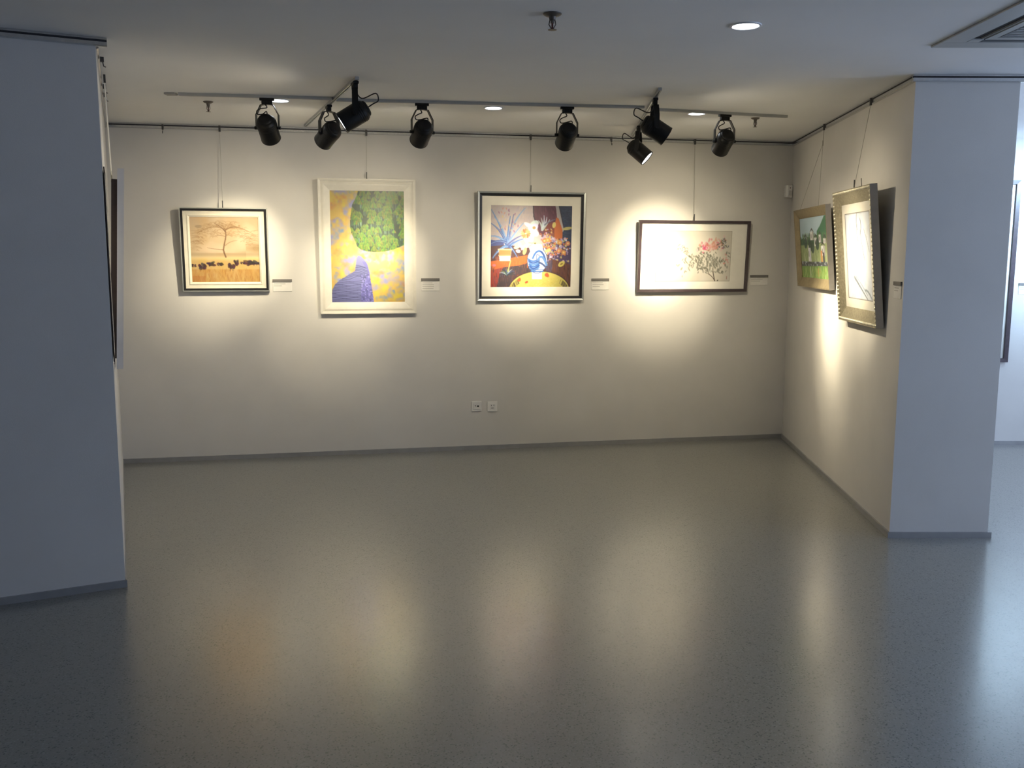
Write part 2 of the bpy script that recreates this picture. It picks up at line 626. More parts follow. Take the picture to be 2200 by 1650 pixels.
def art_tree():
    c = Canvas(150, 144, .522 / .503, (202, 172, 126))
    c.gain = .88
    n = c.noise(4, 4, 1)
    c.blend(np.clip(c.y * .9 - .1, 0, 1) * .7, (224, 190, 132))
    c.blend((n - .35) * 1.1, (203, 160, 100))
    c.blend((c.noise(3, 3, 5) - .5) * 1.6 * (c.y < .55), (236, 204, 160))
    c.blend((c.y > .62) * (.35 + .6 * c.noise(14, 8, 2)), (208, 166, 84))
    c.blend((c.y > .80) * c.noise(30, 9, 3) * .8, (184, 122, 52))
    c.blend((c.y > .9) * (c.x < .2) * .3, (178, 92, 40))
    c.blend(np.exp(-((c.y - .63) / .03) ** 2) * .6, (238, 208, 140))
    c.blend(np.exp(-((c.y - .56 + .08 * (c.x > .8)) / .06) ** 2) * np.clip((c.x - .62) * 2.5, 0, 1) * .7, (150, 120, 70))
    c.blend(np.exp(-((c.y - .57) / .03) ** 2) * .35, (160, 140, 100))
    rng = random.Random(4)
    br = (118, 84, 52)
    c.line([(.505, .61), (.485, .55), (.475, .50), (.49, .42), (.51, .34), (.52, .28), (.515, .2)], .022, br, .9, .014)
    c.curve([(.515, .23), (.47, .16), (.36, .10)], .016, br, .85, .006)
    c.curve([(.52, .2), (.6, .15), (.68, .15)], .014, br, .85, .006)
    c.curve([(.48, .5), (.4, .5), (.24, .47)], .010, br, .7, .004)
    c.curve([(.5, .44), (.58, .36), (.68, .36)], .008, br, .6, .004)
    c.curve([(.51, .3), (.44, .27), (.36, .29)], .008, br, .6, .004)
    for i in range(240):
        a = rng.uniform(-1, 1)
        x = .5 + a * .46
        y = .05 + .30 * a * a * rng.uniform(.5, 1) + rng.uniform(0, .22)
        dx = .05 * a + rng.uniform(-.04, .04)
        c.curve([(x - dx, y + .02), (x, y - .01), (x + dx * 1.6, y + rng.uniform(-.01, .05))], .006, (150, 112, 66), rng.uniform(.25, .6), .003, 5)
    for i in range(26):
        a = rng.uniform(-1, 1)
        c.curve([(.515, .2), (.5 + a * .2, .1), (.5 + a * .45, .06 + abs(a) * .22)], .006, (140, 104, 62), .4, .003, 7)
    c.ell(.13, .15, .05, .02, (130, 110, 80), 0, .4)
    dk = (62, 42, 36)
    for (x, y, w_, h_) in ((.16, .75, .045, .045), (.29, .715, .055, .03), (.58, .755, .045, .05), (.65, .70, .03, .04), (.42, .72, .04, .02), (.87, .70, .09, .035), (.04, .74, .03, .02), (.97, .71, .04, .02), (.75, .70, .03, .015)):
        for k in range(14):
            c.ell(x + rng.uniform(-w_, w_), y + rng.uniform(-h_, h_) * .8, w_ * .42, h_ * .5, (dk[0] + rng.randint(-15, 30), dk[1] + rng.randint(-10, 22), dk[2] + rng.randint(-5, 30)), rng.uniform(-.6, .6), .75)
        c.line([(x - w_ * .5, y), (x - w_ * .5, y + h_ * 1.3)], .008, dk, .8)
        c.line([(x + w_ * .4, y), (x + w_ * .45, y + h_ * 1.2)], .008, dk, .8)
    for i in range(150):
        x, y = rng.random(), rng.uniform(.8, 1)
        c.line([(x, y), (x + rng.uniform(-.01, .01), y - .04)], .005, rng.choice([(170, 110, 40), (230, 185, 90), (150, 96, 44)]), .4)
    return c


def art_ball():
    asp = .604 / .924
    c = Canvas(150, 228, asp, (238, 196, 92))
    c.gain = .64
    c.blend(np.clip(1 - np.hypot((c.x - .55) / .5, (c.y - .62) / .22), 0, 1) * .9, (250, 224, 150))
    c.blend((c.noise(9, 14, 7) - .48) * 5 * .75, (172, 168, 196))
    c.blend((c.noise(9, 14, 17) - .55) * 5 * .6, (232, 160, 84))
    c.blend((c.noise(12, 18, 8) - .60) * 7 * .55, (140, 164, 186))
    c.blend((c.noise(10, 14, 9) - .58) * 6 * .6, (246, 214, 70))
    pts = [(.385, 0), (1.01, 0), (1.01, .475), (.93, .50), (.85, .522), (.72, .54), (.6, .545), (.48, .537), (.40, .52), (.355, .495), (.335, .455), (.305, .41), (.283, .38), (.27, .33), (.272, .25), (.285, .19), (.30, .13), (.335, .09), (.365, .05)]
    mk = c.mask(pts)
    keep = c.a.copy()
    c.blend(mk, (26, 56, 30))
    c.blend(mk * (c.noise(9, 12, 11) - .3), (72, 108, 82))
    rng = random.Random(8)
    items = sorted((rng.uniform(-.02, .57), rng.uniform(.26, 1.02)) for _ in range(230))
    for (y, x) in items:
        g = rng.random()
        base = (42 + 34 * g, 84 + 30 * g, 30 + 14 * g)
        r = rng.uniform(.026, .056)
        for k in range(7):
            xx = x + rng.uniform(-r, r) * .9
            c.line([(xx, y + r * .3), (xx, y + r * 1.5)], .005, (30, 62, 46) if rng.random() < .65 else (150, 186, 140), .75)
        c.ell(x, y + r * .2, r, r * .6, (36, 72, 40), 0, .8)
        c.ell(x, y + r * .12, r * .9, r * .5, base, 0, .9)
        for k in range(9):
            a = -1 + 2 * (k + rng.uniform(-.3, .3)) / 8
            hi = (84 + 84 * rng.random(), 122 + 64 * rng.random(), 34 + 24 * rng.random())
            top = y - r * .34 * math.sqrt(max(0, 1 - a * a * .8))
            c.curve([(x + a * r * .95, y + r * .5), (x + a * r * .8, y + r * .02), (x + a * r * .42, top - r * .12)], .008, hi, .75, .004, 4)
    fl = (1 - mk)[..., None]
    c.a = c.a * (1 - fl) + keep * fl
    mt = [(.0, 1.01), (.01, .88), (.05, .83), (.12, .79), (.22, .75), (.32, .71), (.335, .65), (.345, .60), (.365, .575), (.40, .578), (.44, .605), (.475, .635), (.495, .66), (.515, .72), (.53, .79), (.55, .88), (.565, .95), (.575, 1.01)]
    mk = c.mask(mt)
    keep = c.a.copy()
    c.blend(mk, (132, 130, 172))
    c.blend(mk * np.clip((.72 - c.y) * 4, 0, .8), (176, 172, 205))
    for i in range(26):
        y = .69 + i * .0125
        ph = rng.random() * 6
        q = [(x / 20, y + .004 * math.sin(x * 1.1 + ph) - .03 * math.exp(-((x / 20 - .36) / .1) ** 2) * (y < .8)) for x in range(0, 11)]
        c.line(q, .009 * 1.1, (86, 88, 122), .75)
        c.line([(a, b + .006) for a, b in q], .004, (176, 180, 210), .5)
    rg = [(.42, .63), (.62, .63), (.62, 1.01), (.40, 1.01), (.40, .88), (.46, .80), (.50, .72)]
    rm = c.mask(rg)
    c.blend(rm * mk * .75, (128, 120, 186))
    for i in range(170):
        x, y = rng.uniform(.4, .58), rng.uniform(.74, 1)
        if x > .37 + (y - .6) * .1:
            c.ell(x, y, .012, .008, rng.choice([(84, 84, 122), (170, 160, 220), (100, 98, 150)]), rng.uniform(0, 3), .7)
    fl = (1 - mk)[..., None]
    c.a = c.a * (1 - fl) + keep * fl
    return c


def art_vase():
    c = Canvas(176, 174, 1.02, (196, 178, 168))
    c.gain = .62
    rng = random.Random(12)
    c.blend((c.noise(5, 20, 21) - .4) * 1.5, (214, 190, 170))
    for i in range(260):
        x, y = rng.uniform(0, .53), rng.uniform(0, .5)
        c.line([(x, y), (x + .01, y - .04)], .005, rng.choice([(170, 150, 160), (226, 206, 180), (214, 176, 150), (186, 170, 180)]), .5)
    c.poly([(.515, 0), (.79, 0), (.81, .15), (.8, .33), (.6, .36), (.56, .24), (.53, .17), (.515, .1)], (96, 44, 62))
    for i in range(160):
        x, y = rng.uniform(.53, .79), rng.uniform(0, .3)
        c.line([(x, y), (x + .004, y + .035)], .005, rng.choice([(120, 60, 84), (74, 36, 56), (140, 78, 92)]), .5)
    c.line([(.516, 0), (.525, .14), (.56, .24)], .012, (40, 26, 50))
    c.poly([(.83, 0), (1, 0), (1, .7), (.9, .66), (.86, .2)], (38, 54, 82))
    for i in range(200):
        x, y = rng.uniform(.86, 1), rng.uniform(0, .6)
        c.line([(x, y), (x + .025, y + rng.uniform(-.01, .01))], .006, rng.choice([(60, 80, 108), (30, 42, 70), (56, 84, 96), (80, 70, 104)]), .55)
    c.poly([(.785, 0), (.83, 0), (.86, .14), (.90, .30), (.87, .34), (.83, .18)], (190, 178, 166))
    c.line([(.83, 0), (.865, .14), (.905, .31)], .010, (40, 34, 56))
    c.poly([(.80, .15), (.83, .16), (.88, .30), (.88, .42), (.78, .45), (.77, .3)], (206, 108, 50))
    c.poly([(.66, .24), (.78, .2), (.78, .4), (.66, .42)], (140, 62, 44), .8)
    c.poly([(.0, .42), (.16, .44), (.17, .50), (0, .52)], (60, 72, 130))
    c.poly([(0, .50), (.2, .48), (.5, .52), (.72, .46), (1, .46), (1, 1), (0, 1)], (84, 46, 46))
    c.poly([(.62, .47), (1, .45), (1, .72), (.8, .68), (.62, .6)], (80, 62, 92))
    c.poly([(0, .68), (.2, .65), (.35, .62), (.47, .60), (.48, .69), (.36, .725), (.16, .75), (0, .80)], (216, 106, 38))
    c.poly([(0, .79), (.16, .75), (.11, .85), (.10, 1), (0, 1)], (168, 58, 40))
    c.poly([(.16, .75), (.36, .725), (.48, .695), (.5, .8), (.3, .84), (.22, 1), (.08, 1), (.11, .86)], (70, 52, 56))
    c.poly([(.70, .62), (.8, .66), (1, .72), (1, 1), (.9, 1), (.86, .9), (.7, .8)], (104, 60, 42))
    c.poly([(.68, .62), (.76, .65), (.76, .82), (.68, .80)], (84, 70, 86))
    for i in range(520):
        x, y = rng.random(), rng.uniform(.6, 1)
        p_ = rng.choice([(40, 28, 36), (130, 74, 58), (96, 60, 90), (160, 84, 46), (70, 48, 52), (120, 96, 110)])
        if x < .48 and y < .72:
            p_ = rng.choice([(236, 132, 52), (200, 86, 32), (226, 116, 66)])
        c.line([(x, y), (x + rng.uniform(-.006, .006), y + .045)], .006, p_, .5)
    # table cloth
    c.ell(.605, 1.02, .378, .225, (66, 44, 44), 0, 1)
    c.ell(.605, 1.03, .372, .225, (222, 202, 96))
    for i in range(200):
        a = rng.uniform(0, math.pi)
        q = rng.uniform(.15, 1)
        x, y = .605 + .36 * q * math.cos(a), 1.03 - .22 * q * math.sin(a)
        c.line([(x, y), (x + .03 * rng.uniform(-1, 1), y + .01)], .006, rng.choice([(240, 226, 140), (200, 186, 70), (232, 214, 110), (206, 206, 96)]), .6)
    for sgn in (-1, 1):
        for i in range(26):
            t = rng.uniform(.72, .98)
            x, y = .605 + sgn * .37 * t, 1.02 - .22 * math.sqrt(max(0, 1 - t * t)) + .03
            c.line([(x, y), (x - sgn * .02, y + .05)], .006, (90, 74, 44), .7)
    for (x, y, r) in ((.35, .90, .03), (.45, .925, .02), (.70, .845, .032)):
        for k in range(5):
            c.ell(x + rng.uniform(-.012, .012), y + rng.uniform(-.01, .01), r * .6, r * .5, (196 + rng.randint(-20, 20), 70 + rng.randint(-20, 40), 40), rng.uniform(0, 3), .8)
    # plant
    bl = [(70, 112, 168), (96, 140, 190), (54, 84, 142), (130, 160, 196), (88, 92, 140)]
    leaves = [((.2, .5), (.16, .3), (.01, .06)), ((.2, .5), (.17, .28), (.05, .15)), ((.2, .48), (.14, .3), (0, .22)), ((.21, .48), (.26, .2), (.42, .04)), ((.21, .48), (.25, .3), (.28, .12)), ((.2, .48), (.22, .3), (.24, .14)),
              ((.2, .46), (.1, .36), (0, .38)), ((.2, .46), (.1, .4), (0, .47)), ((.22, .46), (.3, .33), (.40, .22)), ((.22, .48), (.32, .38), (.42, .36)), ((.23, .5), (.33, .42), (.41, .41)), ((.18, .5), (.09, .54), (.03, .64)), ((.24, .5), (.28, .54), (.33, .63))]
    for i, lf in enumerate(leaves):
        c.curve(lf, .034, bl[i % 5], .95, .008, 12)
        c.curve([(a + .006, b + .004) for a, b in lf], .008, (176, 200, 222), .6, .004, 12)
    for i in range(26):
        x, y = rng.uniform(.08, .34), rng.uniform(.03, .34)
        c.ell(x, y, .008, .016, rng.choice([(216, 140, 120), (226, 190, 120), (150, 90, 130)]), rng.uniform(-.5, .5), .7)
    c.poly([(.10, .53), (.26, .53), (.245, .675), (.115, .675)], (232, 214, 206))
    c.poly([(.11, .54), (.255, .54), (.25, .60), (.105, .60)], (216, 140, 70))
    c.line([(.10, .535), (.26, .535)], .016, (240, 222, 160))
    c.poly([(.10, .60), (.25, .60), (.25, .615), (.10, .615)], (240, 170, 120))
    # flowers
    for i in range(9):
        c.ell(.5 + rng.uniform(-.05, .05), .36 + rng.uniform(-.14, .10), .06, .04, (246 + rng.randint(-14, 6), 240 + rng.randint(-14, 10), 238 + rng.randint(-20, 10)), rng.uniform(0, 3), .9)
    c.ell(.47, .25, .07, .025, (250, 246, 240), .5)
    for k in range(12):
        a = k * .52
        c.ell(.43 + .035 * math.cos(a), .345 + .035 * math.sin(a), .026, .014, rng.choice([(236, 140, 70), (226, 110, 60), (244, 176, 110)]), a, .95)
    c.ell(.53, .275, .02, .018, (196, 160, 90))
    c.line([(.47, .455), (.56, .46)], .02, (236, 220, 150))
    c.ell(.545, .463, .012, .012, (120, 110, 40))
    for k in range(8):
        c.ell(.40 + rng.uniform(-.05, .05), .50 + rng.uniform(-.03, .03), .03, .014, rng.choice([(240, 220, 220), (250, 240, 236), (220, 180, 190)]), rng.uniform(0, 3), .9)
    c.ell(.42, .555, .022, .045, (238, 206, 120), .3)
    c.ell(.32, .51, .035, .018, (244, 226, 170), -.2)
    c.ell(.34, .555, .03, .02, (232, 196, 196), .2)
    for i in range(5):
        c.curve([(.63, .3), (.62 + .02 * i, .22), (.58 + i * .035, .12 + abs(i - 2.2) * .03)], .026, rng.choice([(214, 220, 224), (186, 196, 200), (196, 206, 190)]), .9, .006)
    c.curve([(.66, .24), (.7, .2), (.79, .17)], .02, (120, 118, 130), .9, .006)
    c.ell(.775, .24, .022, .035, (226, 204, 110), .2)
    c.ell(.74, .40, .035, .03, (222, 206, 110), .5)
    c.ell(.94, .28, .06, .018, (206, 190, 110), -.15)
    for i in range(330):
        x, y = rng.gauss(.78, .10), rng.gauss(.47, .11)
        if .60 < x < .99 and .27 < y < .70 and (y > .4 or x < .75):
            c.ell(x, y, rng.uniform(.008, .02), rng.uniform(.006, .013), rng.choice([(190, 160, 190), (226, 180, 190), (214, 120, 60), (230, 200, 120), (150, 130, 170), (226, 226, 230), (90, 66, 80), (196, 190, 120), (236, 150, 90)]), rng.uniform(0, 3), .9)
    for (x, y) in ((.66, .43), (.70, .42), (.85, .45), (.90, .57), (.84, .55), (.72, .53), (.95, .46)):
        c.ell(x, y, .03, .028, rng.choice([(226, 124, 58), (236, 160, 78), (232, 144, 96)]), 0, .9)
        c.ell(x, y, .012, .012, (250, 206, 120))
    c.ell(.70, .55, .045, .018, (244, 214, 130), -.3)
    c.ell(.875, .71, .045, .028, (224, 204, 96), -.6)
    c.ell(.875, .71, .02, .01, (150, 120, 50), -.6)
    c.ell(.05, .725, .02, .016, (236, 120, 130))
    # small succulent
    for k in range(11):
        a = -math.pi + k * math.pi / 10
        c.curve([(.21, .845), (.21 + .05 * math.cos(a), .82 + .05 * math.sin(a)), (.21 + .10 * math.cos(a), .84 + .075 * math.sin(a))], .014, rng.choice([(60, 84, 120), (176, 190, 190), (120, 140, 90), (40, 52, 60)]), .95, .004)
    c.curve([(.22, .8), (.235, .72), (.25, .67)], .012, (232, 200, 110))
    # vase
    c.poly([(.51, .79), (.635, .79), (.635, .895), (.515, .895)], (230, 222, 236))
    c.ell(.575, .665, .125, .155, (40, 50, 84))
    c.ell(.575, .665, .119, .15, (238, 240, 248))
    c.poly([(.475, .52), (.52, .47), (.63, .47), (.65, .56), (.5, .6)], (230, 228, 242))
    vb = [(52, 108, 172), (40, 84, 150), (96, 140, 190)]
    for i in range(6):
        y = .67 + i * .022
        c.curve([(.465 + i * .004, y - .02), (.53, y + .035), (.6, y - .03)], .018, vb[i % 3], .95)
    c.curve([(.52, .64), (.56, .53), (.62, .56)], .022, vb[0])
    c.curve([(.62, .56), (.67, .6), (.68, .7)], .022, vb[1])
    c.curve([(.585, .66), (.63, .56), (.69, .72)], .026, vb[2])
    c.curve([(.6, .69), (.65, .71), (.68, .75)], .022, (70, 90, 130))
    c.curve([(.60, .61), (.55, .56), (.57, .66)], .012, (120, 130, 160))
    c.line([(.50, .80), (.65, .80)], .014, vb[0])
    c.line([(.49, .775), (.66, .778)], .007, vb[1])
    return c


def art_peony():
    asp = .705 / .446
    c = Canvas(180, 114, asp, (222, 208, 176))
    c.gain = .9
    c.blend((c.noise(5, 4, 31) - .4) * .8, (234, 224, 200))
    rng = random.Random(31)
    c.curve([(.80, 1.0), (.78, .88), (.765, .8)], .010, (70, 56, 46))
    c.curve([(.80, 1.0), (.775, .9), (.70, .84)], .008, (84, 66, 52), .9)
    c.curve([(.77, .85), (.77, .7), (.75, .5)], .006, (110, 96, 70), .8)
    c.curve([(.72, .84), (.62, .7), (.36, .42)], .005, (120, 100, 76), .8)
    c.line([(.84, .97), (.83, .99)], .01, (60, 50, 44))
    for i in range(230):
        x, y = rng.gauss(.66, .17), rng.gauss(.62, .13)
        if not (.28 < x < .98 and .3 < y < .92) or (x < .5 and y < .4 + (.5 - x)) or (y > .84 and x > .6):
            continue
        a = rng.uniform(.5, 2.4)
        g = rng.uniform(-22, 25)
        c.ell(x, y, rng.uniform(.013, .026), rng.uniform(.006, .012), (126 + g, 122 + g, 98 + g), a, rng.uniform(.35, .75))
        c.line([(x - .012 * math.cos(a), y - .018 * math.sin(a)), (x + .012 * math.cos(a), y + .018 * math.sin(a))], .003, (84, 78, 62), .6)
    for i in range(22):
        t = i / 22
        c.ell(.30 + .14 * t + rng.uniform(-.03, .03), .30 + .12 * t + rng.uniform(-.04, .06), .016, .006, (128, 116, 98), rng.uniform(.2, 2.6), .6)
    for i in range(70):
        x, y = rng.gauss(.74, .075), rng.gauss(.28, .07)
        c.ell(x, y, rng.uniform(.012, .028), rng.uniform(.008, .016), rng.choice([(224, 138, 124), (232, 172, 150), (214, 110, 108), (238, 190, 176), (218, 146, 112)]), rng.uniform(0, 3), .6)
    for i in range(14):
        c.ell(rng.gauss(.64, .02), rng.gauss(.34, .03), .014, .01, (226, 80, 110), rng.uniform(0, 3), .6)
        c.ell(rng.gauss(.93, .02), rng.gauss(.58, .05), .012, .009, (226, 140, 120), rng.uniform(0, 3), .5)
    for i in range(26):
        c.ell(rng.gauss(.88, .035), rng.gauss(.24, .06), .014, .006, rng.choice([(80, 76, 60), (120, 116, 70), (96, 92, 100)]), rng.uniform(.3, 2.6), .75)
    for i in range(3):
        c.line([(.955, .9 + i * .02), (.955, .91 + i * .02)], .008, (150, 80, 60), .7)
    # thin ink ruling around the sheet
    for q in ([(0.004, .004), (.996, .004)], [(.996, .004), (.996, .994)], [(.996, .994), (.004, .994)], [(.004, .994), (.004, .004)]):
        c.line(q, .006, (138, 126, 92), .9)
    return c


def art_village():
    asp = .93 / .52
    c = Canvas(150, 90, asp, (176, 196, 190))
    rng = random.Random(41)
    c.blend((c.noise(4, 4, 41) - .4) * 1.0 * (c.y < .35), (206, 216, 210))
    c.poly([(.62, .24), (.74, .16), (.88, .02), (1, 0), (1, .5), (.6, .5)], (48, 112, 72))
    c.poly([(0, .36), (.2, .32), (.4, .33), (.6, .3), (.8, .34), (1, .36), (1, .62), (0, .62)], (52, 86, 54))
    for i in range(260):
        x, y = rng.random(), rng.uniform(.28, .5)
        c.ell(x, y, .02, .012, rng.choice([(70, 120, 60), (40, 76, 44), (90, 130, 70), (30, 60, 56), (120, 150, 80)]), rng.uniform(0, 3), .6)
    c.poly([(0, .45), (1, .43), (1, .74), (0, .72)], (150, 162, 100))
    for i in range(220):
        x, y = rng.random(), rng.uniform(.46, .72)
        c.line([(x, y), (x + .004, y + .06)], .012, rng.choice([(180, 186, 130), (130, 146, 84), (200, 200, 160), (96, 110, 70)]), .5)
    hs = [(.16, .33, .10, .08), (.38, .24, .12, .14), (.52, .34, .10, .14), (.68, .30, .08, .12), (.82, .36, .10, .08), (.28, .46, .07, .26), (.74, .47, .13, .16), (.93, .40, .07, .24)]
    for (x, y, w_, h_) in hs:
        c.poly([(x, y), (x + w_, y), (x + w_, y + h_), (x, y + h_)], (226, 220, 200))
        c.poly([(x + w_ * .6, y), (x + w_, y), (x + w_, y + h_), (x + w_ * .6, y + h_)], (176, 168, 150))
        c.poly([(x - .02, y + .01), (x + w_ * .5, y - .06), (x + w_ + .02, y + .015), (x + w_ * .5, y - .025)], (62, 52, 52))
        c.line([(x + w_ * .3, y + h_ * .4), (x + w_ * .3, y + h_ * .65)], .02, (90, 76, 66))
    for (x, y) in ((.20, .42), (.36, .47), (.45, .5), (.62, .45)):
        c.ell(x, y, .06, .05, (36, 60, 46), 0, .85)
    c.poly([(.30, .5), (.37, .5), (.385, .72), (.33, .72)], (214, 206, 196))
    c.poly([(.72, .55), (.77, .55), (.78, .73), (.73, .73)], (206, 140, 80))
    c.poly([(.79, .58), (.84, .57), (.85, .73), (.80, .73)], (70, 60, 66))
    c.poly([(0, .73), (1, .72), (1, .79), (0, .81)], (72, 76, 72))
    for i in range(60):
        x = rng.random()
        c.ell(x, rng.uniform(.73, .79), .018, .008, rng.choice([(190, 190, 190), (120, 110, 116), (44, 48, 48)]), 0, .7)
    c.poly([(0, .80), (1, .785), (1, 1), (0, 1)], (112, 146, 64))
    for i in range(240):
        x, y = rng.random(), rng.uniform(.80, 1)
        c.line([(x, y), (x, y + .05)], .012, rng.choice([(140, 172, 80), (84, 116, 54), (176, 190, 110), (206, 206, 150), (190, 170, 70)]), .5)
    c.line([(.33, .82), (.33, .97)], .025, (214, 214, 190), .8)
    c.line([(.62, .84), (.62, .94)], .03, (206, 150, 90), .7)
    c.line([(.95, .84), (.95, .98)], .03, (216, 216, 190), .8)
    return c


def art_pale():
    c = Canvas(120, 130, .55 / .70, (206, 206, 198))
    rng = random.Random(51)
    c.blend((c.noise(4, 5, 51) - .4) * 1.4, (228, 226, 214))
    c.blend((c.noise(7, 4, 52) - .5) * 2 * (c.y < .4), (176, 178, 176))
    for q in ([(.02, .01), (.98, .01)], [(.98, .01), (.98, .99)], [(.98, .99), (.02, .99)], [(.02, .99), (.02, .01)]):
        c.line(q, .018, (112, 100, 84), .9)
    g = (96, 98, 96)
    c.curve([(.5, .02), (.45, .12), (.5, .2)], .02, g, .6)
    c.curve([(.62, .08), (.68, .16), (.6, .26)], .025, g, .55)
    c.curve([(.5, .14), (.44, .3), (.52, .33)], .02, g, .5)
    c.curve([(.6, .2), (.66, .4), (.74, .54)], .022, g, .45)
    c.curve([(.22, .12), (.14, .2), (.2, .3)], .018, (150, 150, 140), .5)
    c.curve([(.75, .2), (.85, .3), (.92, .45)], .016, g, .4)
    c.curve([(.30, .74), (.55, .86), (.80, .985)], .045, (86, 92, 94), .65, .02)
    c.curve([(.34, .72), (.6, .82), (.78, .93)], .02, (120, 128, 130), .6)
    c.curve([(.70, .88), (.8, .86), (.95, .97)], .03, (100, 108, 110), .5)
    for i in range(70):
        x, y = rng.random(), rng.random()
        c.curve([(x, y), (x + rng.uniform(-.05, .05), y + .04), (x + rng.uniform(-.06, .06), y + .1)], .008, (140, 142, 138), rng.uniform(.15, .4))
    return c


# ------------------------------------------------------------------ framed pictures
CREAM = mat('cream_frame_moulding', (0.74, 0.70, 0.58), 0.45, var=0.04, scale=20)
WHITEF = mat('white_lacquered_moulding', (0.74, 0.71, 0.63), 0.42, var=0.04, scale=18)
MATB = mat('ivory_mount_board', (0.74, 0.71, 0.63), 0.8, var=0.02, scale=30, coat=1.0)
MATW = mat('white_mount_board', (0.82, 0.79, 0.72), 0.75, var=0.02, scale=30, coat=1.0)
SILV = mat('silver_frame_edge', (0.66, 0.68, 0.64), 0.32, 0.7, var=0.05, scale=40)
BLACKF = mat('black_lacquered_moulding', (0.018, 0.018, 0.020), 0.3, var=0.1, scale=40)
BROWNF = mat('dark_plum_moulding', (0.055, 0.038, 0.045), 0.35, var=0.15, scale=40)
OAKF = mat('gilded_oak_moulding', (0.25, 0.20, 0.115), 0.45, 0.25, var=0.15, scale=25)
GREYS = mat('grey_frame_side', (0.46, 0.44, 0.42), 0.6, var=0.06, scale=20)
ORN = mat('silver_gilt_moulding', (0.30, 0.27, 0.19), 0.42, 0.45, var=0.22, scale=60, bump=0.5, bscale=120)
BEAD = mat('polished_silver_beading', (0.80, 0.74, 0.58), 0.3, 0.5, var=0.1, scale=30)
BOARD = mat('brown_backing_board', (0.10, 0.075, 0.05), 0.85, var=0.1, scale=20)
WIRE = mat('steel_picture_wire', (0.40, 0.38, 0.34), 0.5, 0.5)
HOOKM = mat('dark_steel_hook', (0.10, 0.10, 0.10), 0.4, 0.8)
PALEW = mat('white_nylon_cord', (0.75, 0.72, 0.64), 0.6)


def ring(x0, x1, z0, z1, wd, y_out, y_in, y_back, lip=0.0):
    """mitred frame: outer rectangle, member width wd, front height at outer and inner edge"""
    mb = MB()
    prof = [(0, y_back), (0, y_out), (lip, y_out), (wd, y_in), (wd, y_back)] if lip else [(0, y_back), (0, y_out), (wd, y_in), (wd, y_back)]
    P = []
    for (o, y) in prof:
        P += [(x0 + o, y, z0 + o), (x1 - o, y, z0 + o), (x1 - o, y, z1 - o), (x0 + o, y, z1 - o)]
    n = len(prof)
    F = []
    for j in range(n):
        k = (j + 1) % n
        for i in range(4):
            F.append((j * 4 + i, j * 4 + (i + 1) % 4, k * 4 + (i + 1) % 4, k * 4 + i))
    return mb.add(P, F)


def picture(name, wl, u0, u1, z0, z1, off_b, off_t, depth, label, cat='painting', group=None):
    """root of a picture; off_* are the front face's distances from the wall at bottom and top"""
    hgt = z1 - z0
    tilt = math.asin((off_t - off_b) / hgt)
    L = hgt / math.cos(tilt)
    r = empty(name, wl.M((u0 + u1) / 2, z0, off_b - depth, tilt))
    tag(r, label, cat, group)
    return r, (u1 - u0), L


def rect_plate(x0, x1, z0, z1, y0, y1):
    return MB().box(x0, x1, y0, y1, z0, z1)


def hanger(r, wl, u, ztop_local, h_local_y, two=None, m=None, cord=0.0015):
    """wire from the rail to the picture, a rail hook and a clip at the lower end"""
    m = m or WIRE
    inv = r.matrix_basis.inverted()
    railp = wl.p(u, 2.655, 0.026)
    if two is None:
        lo = r.matrix_basis @ Vector((h_local_y[0], h_local_y[1], ztop_local))
        MB().tube([railp, lo], cord, 6).build('hanging_wire', m, r, inv)
        MB().tube([lo - Vector((0, 0, 0.012)), lo + Vector((0, 0, 0.055))], 0.0042, 8).build('wire_clip', HOOKM, r, inv)
    else:
        kn = wl.p(u, 2.55, 0.03)
        MB().tube([railp, kn], cord * 1.5, 6).build('hanging_wire', m, r, inv)
        for (xl, yl) in two:
            lo = r.matrix_basis @ Vector((xl, yl, ztop_local))
            MB().tube([kn, lo], cord, 6).build('hanging_cord', m, r, inv)
        MB().tube([kn + Vector((0, 0, -0.02)), kn + Vector((0, 0, 0.02))], 0.005, 8).build('knot', m, r, inv)
    Mh = wl.M(u, 2.66, 0.023)
    MB().box(-0.008, 0.008, -0.010, 0.002, -0.012, 0.034, Mh).build('rail_hook', HOOKM, r, inv)


# 1 bare tree
r, w_, L = picture('framed_painting', W_BACK, 0.528, 1.203, 1.392, 2.056, 0.045, 0.085, 0.035,
                   'ochre painting of a bare tree and dark cattle in a black and cream frame')
hw = w_ / 2
ring(-hw, hw, 0, L, 0.008, -0.033, -0.033, 0).build('frame_edge', SILV, r)
ring(-hw + .008, hw - .008, .008, L - .008, 0.017, -0.030, -0.028, 0).build('black_frame', BLACKF, r)
ring(-hw + .025, hw - .025, .025, L - .025, 0.030, -0.022, -0.017, 0).build('cream_slip', CREAM, r)
ring(-hw + .055, hw - .055, .055, L - .055, 0.019, -0.021, -0.014, 0, lip=.006).build('inner_slip', CREAM, r)
rect_plate(-hw + .06, hw - .06, .06, L - .06, -0.006, -0.002).build('backing_board', BOARD, r)
art_obj('canvas', art_tree(), -hw + .072, hw - .072, .072, L - .072, -0.010, art_mat('oil_paint_on_canvas', 0.45), r)
hanger(r, W_BACK, 0.857, L, (-.005, -0.01))

